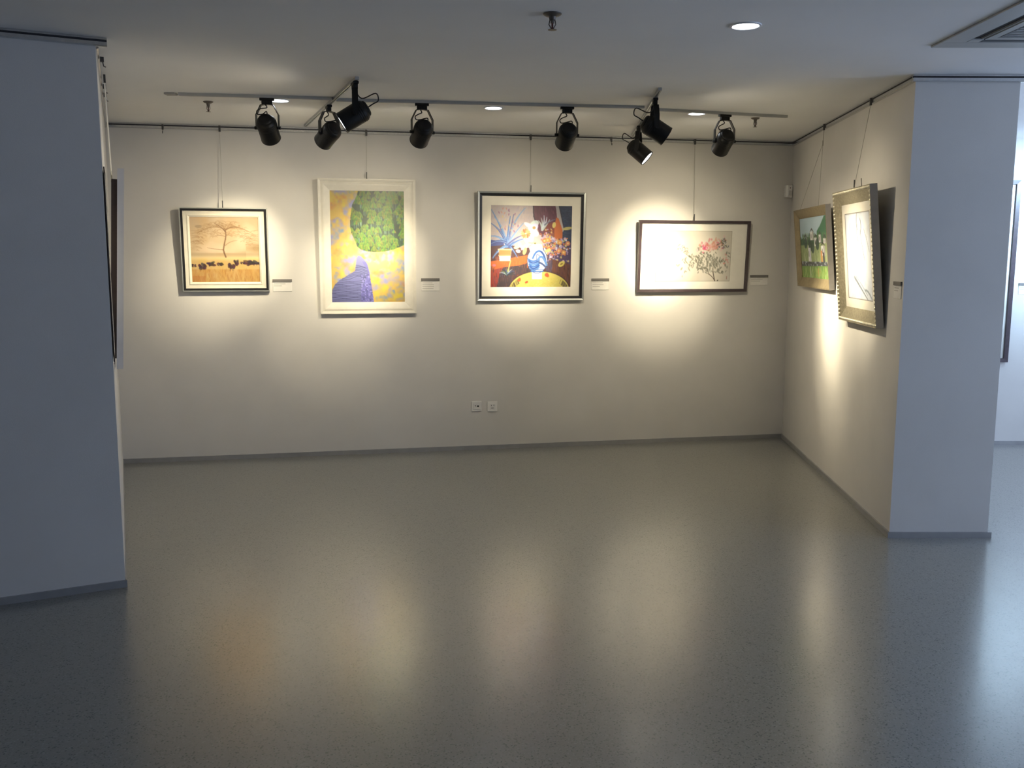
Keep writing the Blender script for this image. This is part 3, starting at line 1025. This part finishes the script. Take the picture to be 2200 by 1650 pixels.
# 2 green ball
r, w_, L = picture('framed_painting', W_BACK, 1.604, 2.396, 1.200, 2.300, 0.045, 0.085, 0.035,
                   'tall yellow painting of a green forest ball above a grey-violet rock in a white frame')
hw = w_ / 2
ring(-hw, hw, 0, L, 0.022, -0.033, -0.030, 0, lip=.008).build('frame_edge', WHITEF, r)
ring(-hw + .022, hw - .022, .022, L - .022, 0.018, -0.024, -0.030, 0).build('frame_bead', WHITEF, r)
ring(-hw + .040, hw - .040, .040, L - .040, 0.056, -0.026, -0.018, 0, lip=.010).build('white_frame', WHITEF, r)
rect_plate(-hw + .09, hw - .09, .085, L - .085, -0.006, -0.002).build('backing_board', BOARD, r)
art_obj('canvas', art_ball(), -hw + .0945, hw - .0945, .088, L - .088, -0.012, art_mat('varnished_oil_paint', 0.45, 1.0), r)
hanger(r, W_BACK, 2.005, L, (0.0, -0.012), m=mat('pale_picture_wire', (0.42, 0.40, 0.35), 0.5, 0.4), cord=0.0013)

# 3 blue and white vase
r, w_, L = picture('framed_painting', W_BACK, 2.918, 3.852, 1.301, 2.217, 0.045, 0.085, 0.035,
                   'square colourful still life of a blue and white vase in black and silver frame')
hw = w_ / 2
ring(-hw, hw, 0, L, 0.014, -0.034, -0.030, 0).build('silver_frame', SILV, r)
ring(-hw + .014, hw - .014, .014, L - .014, 0.022, -0.029, -0.025, 0).build('black_frame', BLACKF, r)
rect_plate(-hw + .03, hw - .03, .03, L - .03, -0.007, -0.002).build('backing_board', BOARD, r)
ring(-hw + .036, hw - .036, .036, L - .036, 0.078, -0.015, -0.015, -0.007).build('mount', MATB, r)
art_obj('print', art_vase(), -hw + .111, hw - .111, .108, L - .108, -0.011, art_mat('varnished_oil_paint', 0.45, 1.0), r)
hanger(r, W_BACK, 3.378, L, (-.01, -0.012))

# 4 peony
r, w_, L = picture('framed_painting', W_BACK, 4.342, 5.380, 1.366, 1.992, 0.045, 0.085, 0.035,
                   'wide ink painting of a pink peony in a thin dark plum frame')
hw = w_ / 2
ring(-hw, hw, 0, L, 0.024, -0.034, -0.030, 0).build('plum_frame', BROWNF, r)
rect_plate(-hw + .02, hw - .02, .02, L - .02, -0.007, -0.002).build('backing_board', BOARD, r)
rect_plate(-hw + .024, hw - .024, .024, L - .024, -0.014, -0.007).build('mount', MATW, r)
art_obj('ink_painting', art_peony(), -hw + .168, hw - .165, .092, L - .090, -0.0146, art_mat('ink_on_paper', 0.6, 1.0), r)
hanger(r, W_BACK, 4.852, L, (-.01, -0.012))

# 5 village on the right wall
r, w_, L = picture('framed_painting', W_RIGHT, 0.59, 1.655, 1.435, 2.065, 0.045, 0.105, 0.04,
                   'green riverside village painting in a dull gold frame hung from two cords')
hw = w_ / 2
ring(-hw, hw, 0, L, 0.075, -0.040, -0.014, 0, lip=.01).build('gold_frame', OAKF, r)
for sx in (-1, 1):
    a_, b_ = sorted((sx * hw, sx * (hw + .0025)))
    rect_plate(a_, b_, 0, L, -0.039, 0).build('frame_side', GREYS, r)
rect_plate(-hw + .06, hw - .06, .06, L - .06, -0.008, -0.002).build('backing_board', BOARD, r)
art_obj('canvas', art_village(), -hw + .072, hw - .072, .072, L - .072, -0.010, art_mat('oil_paint_on_canvas', 0.45), r)
hanger(r, W_RIGHT, 1.19, L, None, two=((-.30, -.035), (.31, -.035)))

# 6 pale figure in the beaded frame
r, w_, L = picture('framed_painting', W_RIGHT, 2.0, 2.872, 1.245, 2.122, 0.058, 0.143, 0.046,
                   'pale grey sketch in an ornate silver-gilt beaded frame tilted off the right wall')
hw = w_ / 2
ring(-hw, hw, 0, L, 0.095, -0.0455, -0.010, 0, lip=.002).build('ornate_frame', ORN, r)
rect_plate(hw, hw + .0025, 0, L, -0.044, 0).build('frame_side', GREYS, r)
rect_plate(-hw + .085, hw - .085, .085, L - .085, -0.008, -0.002).build('backing_board', BOARD, r)
ring(-hw + .095, hw - .095, .095, L - .095, 0.06, -0.0115, -0.0115, -0.006).build('mount', MATB, r)
art_obj('sketch', art_pale(), -hw + .153, hw - .153, .153, L - .153, -0.0095, art_mat('ink_on_paper_glazed', 0.5, 0.25), r)
bd = MB()
nb = 32
for i in range(nb):
    t = (i + .5) / nb
    for c_ in ((-hw + .013, t * L), (hw - .013, t * L), (-hw + t * w_, .013), (-hw + t * w_, L - .013)):
        bd.sphere((c_[0], -0.0385, c_[1]), 0.0112, 8, 5)
tag(bd.build('beading', BEAD, r, smooth=True), kind='stuff')
hanger(r, W_RIGHT, 2.40, L, (-.02, -.012))
MB().tube([r.matrix_basis @ Vector((.18, -.02, L)), r.matrix_basis @ Vector((.18, -.02, L + .05))], .003, 6).build('spare_wire_end', WIRE, r, r.matrix_basis.inverted())

# left nook wall: seen almost edge-on
LSIDE = mat('pale_grey_frame_side', (0.62, 0.62, 0.64), 0.5, var=0.04, scale=10)
DBRN = mat('dark_brown_wood_and_shade', (0.035, 0.024, 0.022), 0.7, var=0.15, scale=15)
r, w_, L = picture('framed_painting', W_LEFT, 0.55, 1.35, 1.060, 2.145, 0.042, 0.100, 0.05,
                   'tall painting on the left wall seen edge-on with pale frame side and dark backing with painted gap shade')
hw = w_ / 2
ring(-hw, hw, 0, L, 0.05, -0.052, -0.045, -0.018, lip=.01).build('pale_frame', LSIDE, r)
rect_plate(-hw + .012, hw - .012, .058, L - .058, -0.030, 0.012).build('backing_and_gap_shade', DBRN, r)  # backing plus the shadow in the wall gap, put into one dark box
rect_plate(-hw + .045, hw - .045, .045, L - .045, -0.042, -0.035).build('canvas', mat('umber_oil_paint', (0.16, 0.12, 0.08), 0.5, var=0.5, scale=8), r)
hanger(r, W_LEFT, 0.95, L - .04, (0.0, .012), m=PALEW, cord=0.005)
r, w_, L = picture('framed_painting', W_LEFT, 0.02, 0.42, 1.155, 2.105, 0.009, 0.009, 0.005,
                   'thin dark-edged picture flush with the left pillar corner, only its edge showing')
hw = w_ / 2
ring(-hw, hw, 0, L, 0.02, -0.005, -0.005, 0).build('dark_frame', DBRN, r)
rect_plate(-hw + .015, hw - .015, .015, L - .015, -0.004, -0.001).build('sheet', MATW, r)

# far room picture
r, w_, L = picture('framed_painting', W_FAR, 0.55, 1.506, 0.752, 2.338, 0.035, 0.045, 0.032,
                   'tall black-framed picture with white mount on the bright blue-lit wall past the right pillar')
hw = w_ / 2
ring(-hw, hw, 0, L, 0.035, -0.032, -0.030, 0).build('black_frame', BROWNF, r)
rect_plate(-hw + .03, hw - .03, .03, L - .03, -0.010, -0.003).build('mount', MATW, r)
rect_plate(-hw + .20, hw - .20, .25, L - .25, -0.013, -0.010).build('print', mat('muted_print', (0.35, 0.36, 0.36), 0.6, var=0.6, scale=5), r)
hanger(r, W_FAR, 1.03, L, (0, -.012))


# ------------------------------------------------------------------ small things on the walls
CARD = mat('white_label_card', (0.80, 0.78, 0.74), 0.6, var=0.02, scale=30)
STRIPM = mat('grey_label_holder', (0.17, 0.16, 0.15), 0.5)
INK = mat('grey_print', (0.42, 0.40, 0.37), 0.7)


def label_card(wl, u0, u1, z0, z1, label, rows, group='caption cards beside the pictures'):
    r = empty('caption_card', wl.M((u0 + u1) / 2, z0, 0.001))
    hw = (u1 - u0) / 2
    h = z1 - z0
    cd = bevel(MB().box(-hw, hw, -0.003, 0, 0, h - .012).build('card', CARD, r), .0008, 1)
    MB().box(-hw - .002, hw + .002, -0.009, 0, h - .022, h).build('card_holder', STRIPM, r)
    rng = random.Random(int(u0 * 1000))
    for i in range(rows):
        z = h - .038 - i * .016
        MB().box(-hw + .008, -hw + .008 + rng.uniform(.4, .75) * 2 * hw, -0.0034, -0.003, z - .0022, z + .0022).build('text_line', INK, cd)
    return tag(r, label, 'label', group)


label_card(W_BACK, 1.227, 1.378, 1.385, 1.486, 'white caption card right of the bare tree painting', 2)
label_card(W_BACK, 2.444, 2.596, 1.385, 1.490, 'white caption card right of the tall green ball painting', 4)
label_card(W_BACK, 3.937, 4.092, 1.385, 1.485, 'white caption card between the vase and peony pictures', 3)
label_card(W_BACK, 5.430, 5.600, 1.420, 1.512, 'white caption card between the peony picture and the room corner', 2)
label_card(W_RIGHT, 3.00, 3.13, 1.435, 1.535, 'caption card on the right wall beside the pillar corner', 2)
label_card(W_FAR, 1.57, 1.72, 1.35, 1.452, 'caption card on the bright wall past the right pillar', 2)
label_card(W_LEFT, 1.75, 1.90, 1.50, 1.60, 'caption card glimpsed edge-on on the left nook wall', 2)

PLAST = mat('white_socket_plastic', (0.84, 0.83, 0.80), 0.35)
HOLE = mat('dark_socket_hole', (0.02, 0.02, 0.02), 0.6)
RED = mat('white_socket_face', (0.80, 0.79, 0.76), 0.4)


def socket(u, z, label, big):
    r = empty('wall_socket', W_BACK.M(u, z - .044, 0.0005))
    bevel(MB().box(-.045, .045, -.008, 0, 0, .090).build('face_plate', PLAST, r), .004, 2)
    if big:
        si = bevel(MB().box(-.030, .030, -.011, -.007, .015, .075).build('socket_insert', RED, r), .003, 2)
        Mr = Matrix.Rotation(math.pi / 2, 4, 'X')
        MB().lathe([(.0045, .0), (.0045, .0006)], Matrix.Translation((-.012, -.0115, .050)) @ Mr, 12).build('pin_hole', HOLE, si)
        MB().lathe([(.0080, .0), (.0080, .0006)], Matrix.Translation((.012, -.0115, .047)) @ Mr, 12).build('pin_hole', HOLE, si)
    else:
        si = bevel(MB().box(-.022, .022, -.011, -.007, .020, .070).build('socket_insert', RED, r), .003, 2)
        for (x, z_) in ((-.010, .055), (.012, .056)):
            MB().box(x - .002, x + .002, -.0116, -.0109, z_ - .006, z_ + .006).build('pin_slot', HOLE, si)
        MB().box(-.012, .010, -.0116, -.0109, .030, .034).build('pin_slot', HOLE, si)
    return tag(r, label, 'socket', 'wall sockets low on the back wall')


socket(2.912, .382, 'white wall socket with round dark holes, left of the pair', True)
socket(3.052, .376, 'white wall socket with small slots, right of the pair', False)

# motion detector in the back right corner
r = empty('motion_sensor', W_BACK.M(5.765, 2.205, 0.001))
bevel(MB().prism([(-.036, 0), (.030, 0), (.034, -.020), (.022, -.045), (-.022, -.045), (-.036, -.030)], 0, .112).build('housing', mat('white_sensor_plastic', (.78, .77, .74), .35), r), .005, 2)
bevel(MB().box(-.018, .018, -.0485, -.044, .018, .060).build('lens', mat('milky_sensor_lens', (.62, .62, .60), .25), r), .002, 1)
MB().box(-.004, .004, -.047, -.044, .080, .088).build('indicator', mat('dark_indicator', (.10, .05, .05), .3), r)
tag(r, 'small white motion sensor high in the back right corner', 'sensor')

# loose rail hooks without pictures
for (wl, u, dz, lab) in ((W_BACK, 4.088, .05, 'spare dark hook on the back rail near the peony picture'), (W_BACK, 0.43, .0, 'spare hook at the left end of the back picture rail')):
    M = wl.M(u, 2.64, .024)
    mb = MB().box(-.007, .007, -.010, 0, .012, .052, M)
    mb.tube([M @ Vector((0, -.006, .015)), M @ Vector((0, -.012, -.01)), M @ Vector((0, -.022, -.018)), M @ Vector((0, -.028, -.004))], .0025, 6)
    o = mb.build('rail_hook', HOOKM)
    tag(o, lab, 'hook', 'spare picture hooks')
for (u, k, lab) in ((.33, .012, 'nearest spare hook on the left nook rail'), (1.17, .010, 'middle spare hook on the left nook rail'), (1.49, .008, 'farthest spare hook on the left nook rail')):
    M = W_LEFT.M(u, 2.63, .014)
    mb = MB().box(-.008, .008, -.018, 0, .020, .045, M)
    mb.tube([M @ Vector((0, -.012, .02)), M @ Vector((0, -.016, .0)), M @ Vector((0, -.026, -.004))], .003, 6)
    tag(mb.build('rail_hook', HOOKM), lab, 'hook', 'spare picture hooks')

# ------------------------------------------------------------------ ceiling: lighting tracks
TRACKM = mat('grey_painted_track', (0.42, 0.43, 0.43), 0.4, 0.4, var=0.04, scale=20)
SLOTM = mat('dark_track_groove', (0.06, 0.06, 0.06), 0.6)
TZ = 2.682


def track(ax, ay, bx, by, label, wd=0.027):
    A, B = V2(ax, ay), V2(bx, by)
    t = (B - A).normalized()
    M = Matrix(((t.x, -t.y, 0, (ax + bx) / 2), (t.y, t.x, 0, (ay + by) / 2), (0, 0, 1, TZ), (0, 0, 0, 1)))
    r = empty('lighting_track', M)
    hl = (B - A).length / 2
    h = H - TZ - .0005
    prof = [(-wd / 2, 0), (-wd / 2, h), (wd / 2, h), (wd / 2, 0), (wd / 2 - .008, 0), (wd / 2 - .008, .010), (-wd / 2 + .008, .010), (-wd / 2 + .008, 0)]
    P = [Vector((-hl, y, z)) for y, z in prof] + [Vector((hl, y, z)) for y, z in prof]
    n = len(prof)
    F = [tuple(range(n)), tuple(range(n, 2 * n))] + [(i, (i + 1) % n, n + (i + 1) % n, n + i) for i in range(n)]
    mesh_obj('track_body', P, F, TRACKM, r)
    MB().box(-hl + .004, hl - .004, -wd / 2 + .0082, wd / 2 - .0082, .007, .0098).build('conductor_groove', SLOTM, r)
    for s in (-1, 1):
        a_, b_ = sorted((s * hl, s * (hl + .006)))
        MB().box(a_, b_, -wd / 2, wd / 2, 0, h).build('end_cap', TRACKM, r)
    return tag(r, label, 'lighting track', 'ceiling lighting tracks')


track(-2.11, 6.135, -1.177, 6.289, 'left of three grey tracks along the nook ceiling')
track(-1.150, 6.344, 0.895, 6.628, 'longest grey track, in the middle of the nook ceiling')
track(1.010, 6.728, 1.994, 7.040, 'right of three grey tracks along the nook ceiling')
track(-0.895, 5.580, -1.628, 7.575, 'grey cross track running towards the back wall on the left', .022)
track(0.899, 5.915, 1.016, 8.150, 'grey cross track running towards the back wall on the right', .022)

# ------------------------------------------------------------------ track spotlights
BLK = mat('matt_black_lamp_metal', (0.009, 0.009, 0.0085), 0.42, 0.0, var=0.15, scale=30, spec=0.3)
CAPM = mat('black_lamp_cap', (0.008, 0.008, 0.008), 0.5, spec=0.3)
CABLE = mat('black_rubber_cable', (0.012, 0.012, 0.012), 0.6)
LENS = mat('lit_lamp_lens', (0.9, 0.88, 0.8), 0.2, emit=(0.95, 0.97, 1.0), estr=9.0)
REFL = mat('lamp_reflector', (0.85, 0.83, 0.78), 0.2, 0.9)


def spotlight(mx, my, tdir, target, label, power=1.0, ang=38, pz=2.495, loop=0, col=None, spill=.55, core=2.0):
    """track head: adapter under the track, strap yoke, cylindrical can aimed at target"""
    P = Vector((mx, my, pz))
    tgt = Vector(target)
    ax = (tgt - P).normalized()
    hz = Vector((ax.x, ax.y, 0)).normalized()
    sd = Vector((-hz.y, hz.x, 0))
    r = empty('track_spotlight', Matrix.Translation((mx, my, TZ)))
    inv = r.matrix_basis.inverted()
    td = Vector((tdir[0], tdir[1], 0)).normalized()
    tp = Vector((-td.y, td.x, 0))
    Ma = Matrix(((td.x, tp.x, 0, mx), (td.y, tp.y, 0, my), (0, 0, 1, TZ), (0, 0, 0, 1)))
    ad = MB().box(-.046, .046, -.016, .016, -.016, -.0005, Ma)
    ad.box(-.034, .034, -.013, .013, -.040, -.016, Ma)
    ado = bevel(ad.build('adapter', CAPM, r, inv), .002, 1)
    for k in (-.022, -.004, .014):
        MB().box(k, k + .006, -.0145, .0145, -.041, -.020, Ma).build('adapter_rib', BLK, ado, inv)
    # yoke: flat strap, wide along hz, thin along sd
    top = Vector((mx, my, TZ - .040))
    hgt = top.z - pz
    R = .072
    path = [(-R, -hgt - .006), (-R, -hgt * .45), (-.040, -.004), (-.012, 0), (.012, 0), (.040, -.004), (R, -hgt * .45), (R, -hgt - .006)]
    yk = MB()
    wd = .017
    th = .0022
    for i in range(len(path) - 1):
        (a, za), (b, zb) = path[i], path[i + 1]
        d = Vector((b - a, zb - za)).normalized()
        nx, nz = -d.y * th, d.x * th
        q = []
        for (s_, z_) in ((a - d.x * .001, za - d.y * .001), (b + d.x * .001, zb + d.y * .001)):
            for sg in (-1, 1):
                for h_ in (-wd, wd):
                    q.append(top + sd * (s_ + sg * nx) + Vector((0, 0, z_ + sg * nz)) + hz * h_)
        yk.add(q, [(0, 1, 3, 2), (4, 5, 7, 6), (0, 1, 5, 4), (2, 3, 7, 6), (0, 2, 6, 4), (1, 3, 7, 5)])
    yko = yk.build('yoke', BLK, r, inv)
    # can
    Z = ax
    X = sd
    Y = Z.cross(X)
    Mc = Matrix(((X.x, Y.x, Z.x, P.x), (X.y, Y.y, Z.y, P.y), (X.z, Y.z, Z.z, P.z), (0, 0, 0, 1)))
    can = MB().lathe([(.047, -.072), (.0545, -.067), (.057, -.061), (.0615, -.057), (.0635, -.051), (.0635, .088), (.0645, .089), (.0645, .094), (.060, .095), (.058, .091), (.057, .084)], Mc, 40, True, True)
    cano = auto_smooth(can.build('housing', BLK, r, inv))
    cap = MB().lathe([(.001, -.087), (.036, -.087), (.043, -.083), (.048, -.076), (.048, -.071)], Mc, 32)
    auto_smooth(cap.build('rear_cap', CAPM, r, inv))
    for k in range(3):
        z0 = -.046 + k * .012
        auto_smooth(MB().lathe([(.0636, z0), (.0650, z0 + .002), (.0650, z0 + .004), (.0636, z0 + .006)], Mc, 32, False, False).build('cooling_rib', BLK, cano, inv))
    auto_smooth(MB().lathe([(.002, .0925), (.030, .0915), (.0565, .0885)], Mc, 32, True, False).build('lens', LENS, r, inv))
    for s in (-1, 1):
        k0, k1 = P + sd * (s * .062), P + sd * (s * .084)
        MB().tube([k0, k1], .0105, 14).build('pivot_knob', CAPM, yko, inv)
    # cable from the adapter to the rear cap
    s0 = top + sd * .012 * (1 if loop != 1 else -1)
    s1 = P - ax * .088 + Vector((0, 0, .02))
    mid = (s0 + s1) / 2
    if loop == 0:
        pts = [s0, s0 + Vector((0, 0, -.02)) - sd * .01, mid + sd * .03 + Vector((0, 0, .005)), mid + sd * .052 + Vector((0, 0, -.01)), mid + sd * .045 + Vector((0, 0, -.03)), mid + sd * .015 + Vector((0, 0, -.028)), s1 - sd * .012 + Vector((0, 0, .02)), s1 - sd * .018]
    else:
        pts = [s0, s0 - hz * .04 + Vector((0, 0, -.05)), s1 - hz * .045 + Vector((0, 0, .06)), s1 - hz * .06 + Vector((0, 0, .02)), s1 - hz * .03, P - ax * .090]
    # smooth by Catmull-Rom
    sm = []
    for i in range(len(pts) - 1):
        p0, p1, p2, p3 = pts[max(0, i - 1)], pts[i], pts[i + 1], pts[min(len(pts) - 1, i + 2)]
        for j in range(5):
            t = j / 5
            sm.append(.5 * ((2 * p1) + (-p0 + p2) * t + (2 * p0 - 5 * p1 + 4 * p2 - p3) * t * t + (-p0 + 3 * p1 - 3 * p2 + p3) * t ** 3))
    sm.append(pts[-1])
    MB().tube(sm, .0036, 7).build('cable', CABLE, r, inv, True)
    # the lamp's own light
    for (nm, e, an, bl) in (('core', SPOT_W * core, 24, 1.0), ('beam', SPOT_W * power, ang, 1.0), ('halo', SPOT_W * power * .23, ang + 42, 1.0), ('spill', SPILL_W * spill, 176, 0.8)):
        if e <= 0:
            continue
        ld = bpy.data.lights.new('lamp_' + nm, 'SPOT')
        ld.energy = e
        ld.color = col or SPOT_COL
        ld.spot_size = math.radians(an)
        ld.spot_blend = bl
        ld.shadow_soft_size = .05
        lo = bpy.data.objects.new('lamp_' + nm, ld)
        COL.objects.link(lo)
        lo.parent = r
        q = (-ax).to_track_quat('Z', 'Y')
        lo.matrix_basis = inv @ (Matrix.Translation(P + ax * .103) @ q.to_matrix().to_4x4())
    return tag(r, label, 'spotlight', 'black track spotlights')


T1, T2, T3 = (.986, .163), (.990, .138), (.953, .304)
C1, C2 = (-.345, .939), (.052, .999)
bk, rt, lf = W_BACK.p, W_RIGHT.p, W_LEFT.p
spotlight(-1.580, 6.222, T1, bk(1.62, 1.30), 'leftmost black spotlight, on the left track beside a lit downlight', .40, core=0.0)
spotlight(-1.241, 6.520, C1, bk(0.88, 1.66), 'black spotlight on the left cross track aimed at the bare tree painting', 1.0, core=.3)
spotlight(-0.920, 5.648, C1, lf(.85, 1.62), 'large near black spotlight on the left cross track turned to the left wall', .9, loop=1, spill=1.0, core=.3)
spotlight(-0.602, 6.420, T2, bk(2.02, 1.64), 'black spotlight on the middle track aimed at the green ball painting', 1.0, core=1.6)
spotlight(0.370, 6.555, T2, bk(3.32, 1.60), 'black spotlight on the middle track aimed at the vase still life', 1.0)
spotlight(0.914, 6.210, C2, rt(2.36, 1.60), 'near black spotlight on the right cross track turned to the right wall', 1.0, loop=1, spill=1.0, core=1.2)
spotlight(0.983, 7.510, C2, rt(1.58, 1.22), 'small far black spotlight with its white lens showing, on the right cross track', 1.1, loop=1, spill=.25, core=1.4)
spotlight(1.515, 6.889, T3, bk(4.55, 1.61), 'rightmost black spotlight, on the right track, aimed at the peony picture', 1.25, core=1.7, ang=46)

# the neighbouring room's own track and cool lamp, just past the right pillar
track(4.2, 6.95, 5.9, 6.95, 'grey track in the bright room past the right pillar')
spotlight(4.75, 6.95, (1, 0), W_FAR.p(1.6, 1.95), 'cool white track spotlight in the bright room past the right pillar', 1.6, ang=70, col=(.50, .74, 1.0), core=0.0)

# ------------------------------------------------------------------ recessed downlights
DISC = mat('lit_downlight_diffuser', (0.9, 0.9, 0.9), 0.3, emit=(0.92, 0.97, 1.0), estr=14.0)
RIMM = mat('white_downlight_rim', (0.72, 0.74, 0.78), 0.4)


def downlight(x, y, rad, label, power=1.0):
    r = empty('downlight', Matrix.Translation((x, y, H)))
    auto_smooth(MB().lathe([(rad + .012, -.0005), (rad + .011, -.005), (rad + .002, -.007), (rad - .001, -.003), (rad - .001, -.0006)], None, 32, False, False).build('rim', RIMM, r))
    MB().lathe([(rad - .001, -.0012), (rad * .6, -.0016), (.001, -.0018)], None, 32, True, True).build('diffuser', DISC, r)
    ld = bpy.data.lights.new('downlight_lamp', 'SPOT')
    ld.energy = DOWN_W * power
    ld.color = DOWN_COL
    ld.spot_size = math.radians(120)
    ld.spot_blend = .6
    ld.shadow_soft_size = rad * .9
    lo = bpy.data.objects.new('downlight_lamp', ld)
    COL.objects.link(lo)
    lo.parent = r
    lo.location = (0, 0, -.012)
    return tag(r, label, 'downlight', 'round recessed downlights')


downlight(1.035, 4.347, .058, 'large bright round downlight nearest the camera')
downlight(-1.546, 6.412, .058, 'round downlight half hidden behind the leftmost spotlight')
downlight(-0.133, 6.708, .058, 'round downlight behind the middle track')
downlight(1.324, 6.945, .058, 'round downlight beside the rightmost spotlight')

# ------------------------------------------------------------------ sprinklers
BRASS = mat('dark_bronze_sprinkler', (0.10, 0.085, 0.075), 0.4, 0.6)


def sprinkler(x, y, label, s=1.0):
    r = empty('sprinkler', Matrix.Translation((x, y, H)))
    auto_smooth(MB().lathe([(.036 * s, -.0005), (.036 * s, -.004), (.028 * s, -.010), (.014 * s, -.014), (.012 * s, -.026), (.007 * s, -.030), (.007 * s, -.040)], None, 20).build('escutcheon', mat('bronze_escutcheon', (.16, .14, .12), .45, .5), r))
    for sg in (-1, 1):
        MB().tube([(sg * .010 * s, 0, -.028), (sg * .013 * s, 0, -.045), (sg * .004 * s, 0, -.062)], .0022 * s, 6).build('frame_arm', BRASS, r)
    MB().tube([(0, 0, -.038), (0, 0, -.066)], .0038 * s, 8).build('glass_bulb', mat('dark_red_bulb', (.10, .02, .02), .2), r)
    MB().lathe([(.017 * s, -.066), (.017 * s, -.0675), (.004 * s, -.069)], None, 14).build('deflector', BRASS, r)
    return tag(r, label, 'sprinkler', 'ceiling fire sprinklers')


sprinkler(0.168, 4.152, 'dark fire sprinkler nearest the camera, at the top of the picture', 1.1)
sprinkler(-2.038, 6.475, 'fire sprinkler below the left end of the ceiling track', .9)
sprinkler(1.803, 7.169, 'fire sprinkler below the right end of the ceiling track', .9)
bevel(tag(MB().box(-2.205, -2.135, 6.118, 6.180, 2.688, 2.6995).build('feed_box', mat('grey_feed_box', (.36, .35, .33), .5)), 'small grey feed box at the left end of the ceiling track', 'junction box'), .003, 1)

# ------------------------------------------------------------------ ceiling cassette air conditioner
ACW = mat('grey_white_ac_plastic', (0.46, 0.47, 0.46), 0.5, var=0.02, scale=10)
ACD = mat('ac_outlet_shade', (0.02, 0.022, 0.025), 0.6)
ACG = mat('grey_ac_grille', (0.26, 0.27, 0.27), 0.5)
r = empty('air_conditioner', Matrix.Translation((2.036 + .475, 4.752 - .475, H)))
S = .475
pan = MB()
a, b = .360, .300          # outlet band
PT = -.010                 # the panel sits almost flush with the ceiling
for (x0, x1, y0, y1) in ((-S, S, a, S), (-S, S, -S, -a), (-S, -a, -a, a), (a, S, -a, a)):
    pan.box(x0, x1, y0, y1, PT, -.0005)
for (x0, x1, y0, y1) in ((-a, -b, b, a), (b, a, b, a), (-a, -b, -a, -b), (b, a, -a, -b)):
    pan.box(x0, x1, y0, y1, PT, -.0005)
bevel(pan.build('panel', ACW, r), .003, 1)
for (x0, x1, y0, y1) in ((-b, b, b, a), (-b, b, -a, -b), (-a, -b, -b, b), (b, a, -b, b)):
    MB().box(x0, x1, y0, y1, -.0015, -.0005).build('air_outlet_shade', ACD, r)  # thin black sheet stands in for the shade inside a deep outlet
for p_ in ((-b + .01, b - .01, a - .022, a - .014), (-b + .01, b - .01, -a + .014, -a + .022), (-a + .040, -a + .046, -b + .01, b - .01), (a - .046, a - .040, -b + .01, b - .01)):
    MB().box(*p_, PT, -.0016).build('louvre', ACG, r)
grl = MB().box(-b, b, -b, b, -.004, -.0005).build('grille', ACW, r)
for k in range(16):
    y = -b + .06 + k * (2 * b - .12) / 15
    MB().box(-b + .05, b - .05, y - .009, y + .009, PT, -.0042).build('grille_slat', ACG, grl)
for (x0, x1, y0, y1) in ((-b + .002, b - .002, b - .04, b - .002), (-b + .002, b - .002, -b + .002, -b + .04), (-b + .002, -b + .04, -b + .04, b - .04), (b - .04, b - .002, -b + .04, b - .04)):
    MB().box(x0, x1, y0, y1, PT, -.0042).build('grille_frame', ACW, grl)
tag(r, 'grey ceiling cassette air conditioner with dark air slots at top right', 'air conditioner')
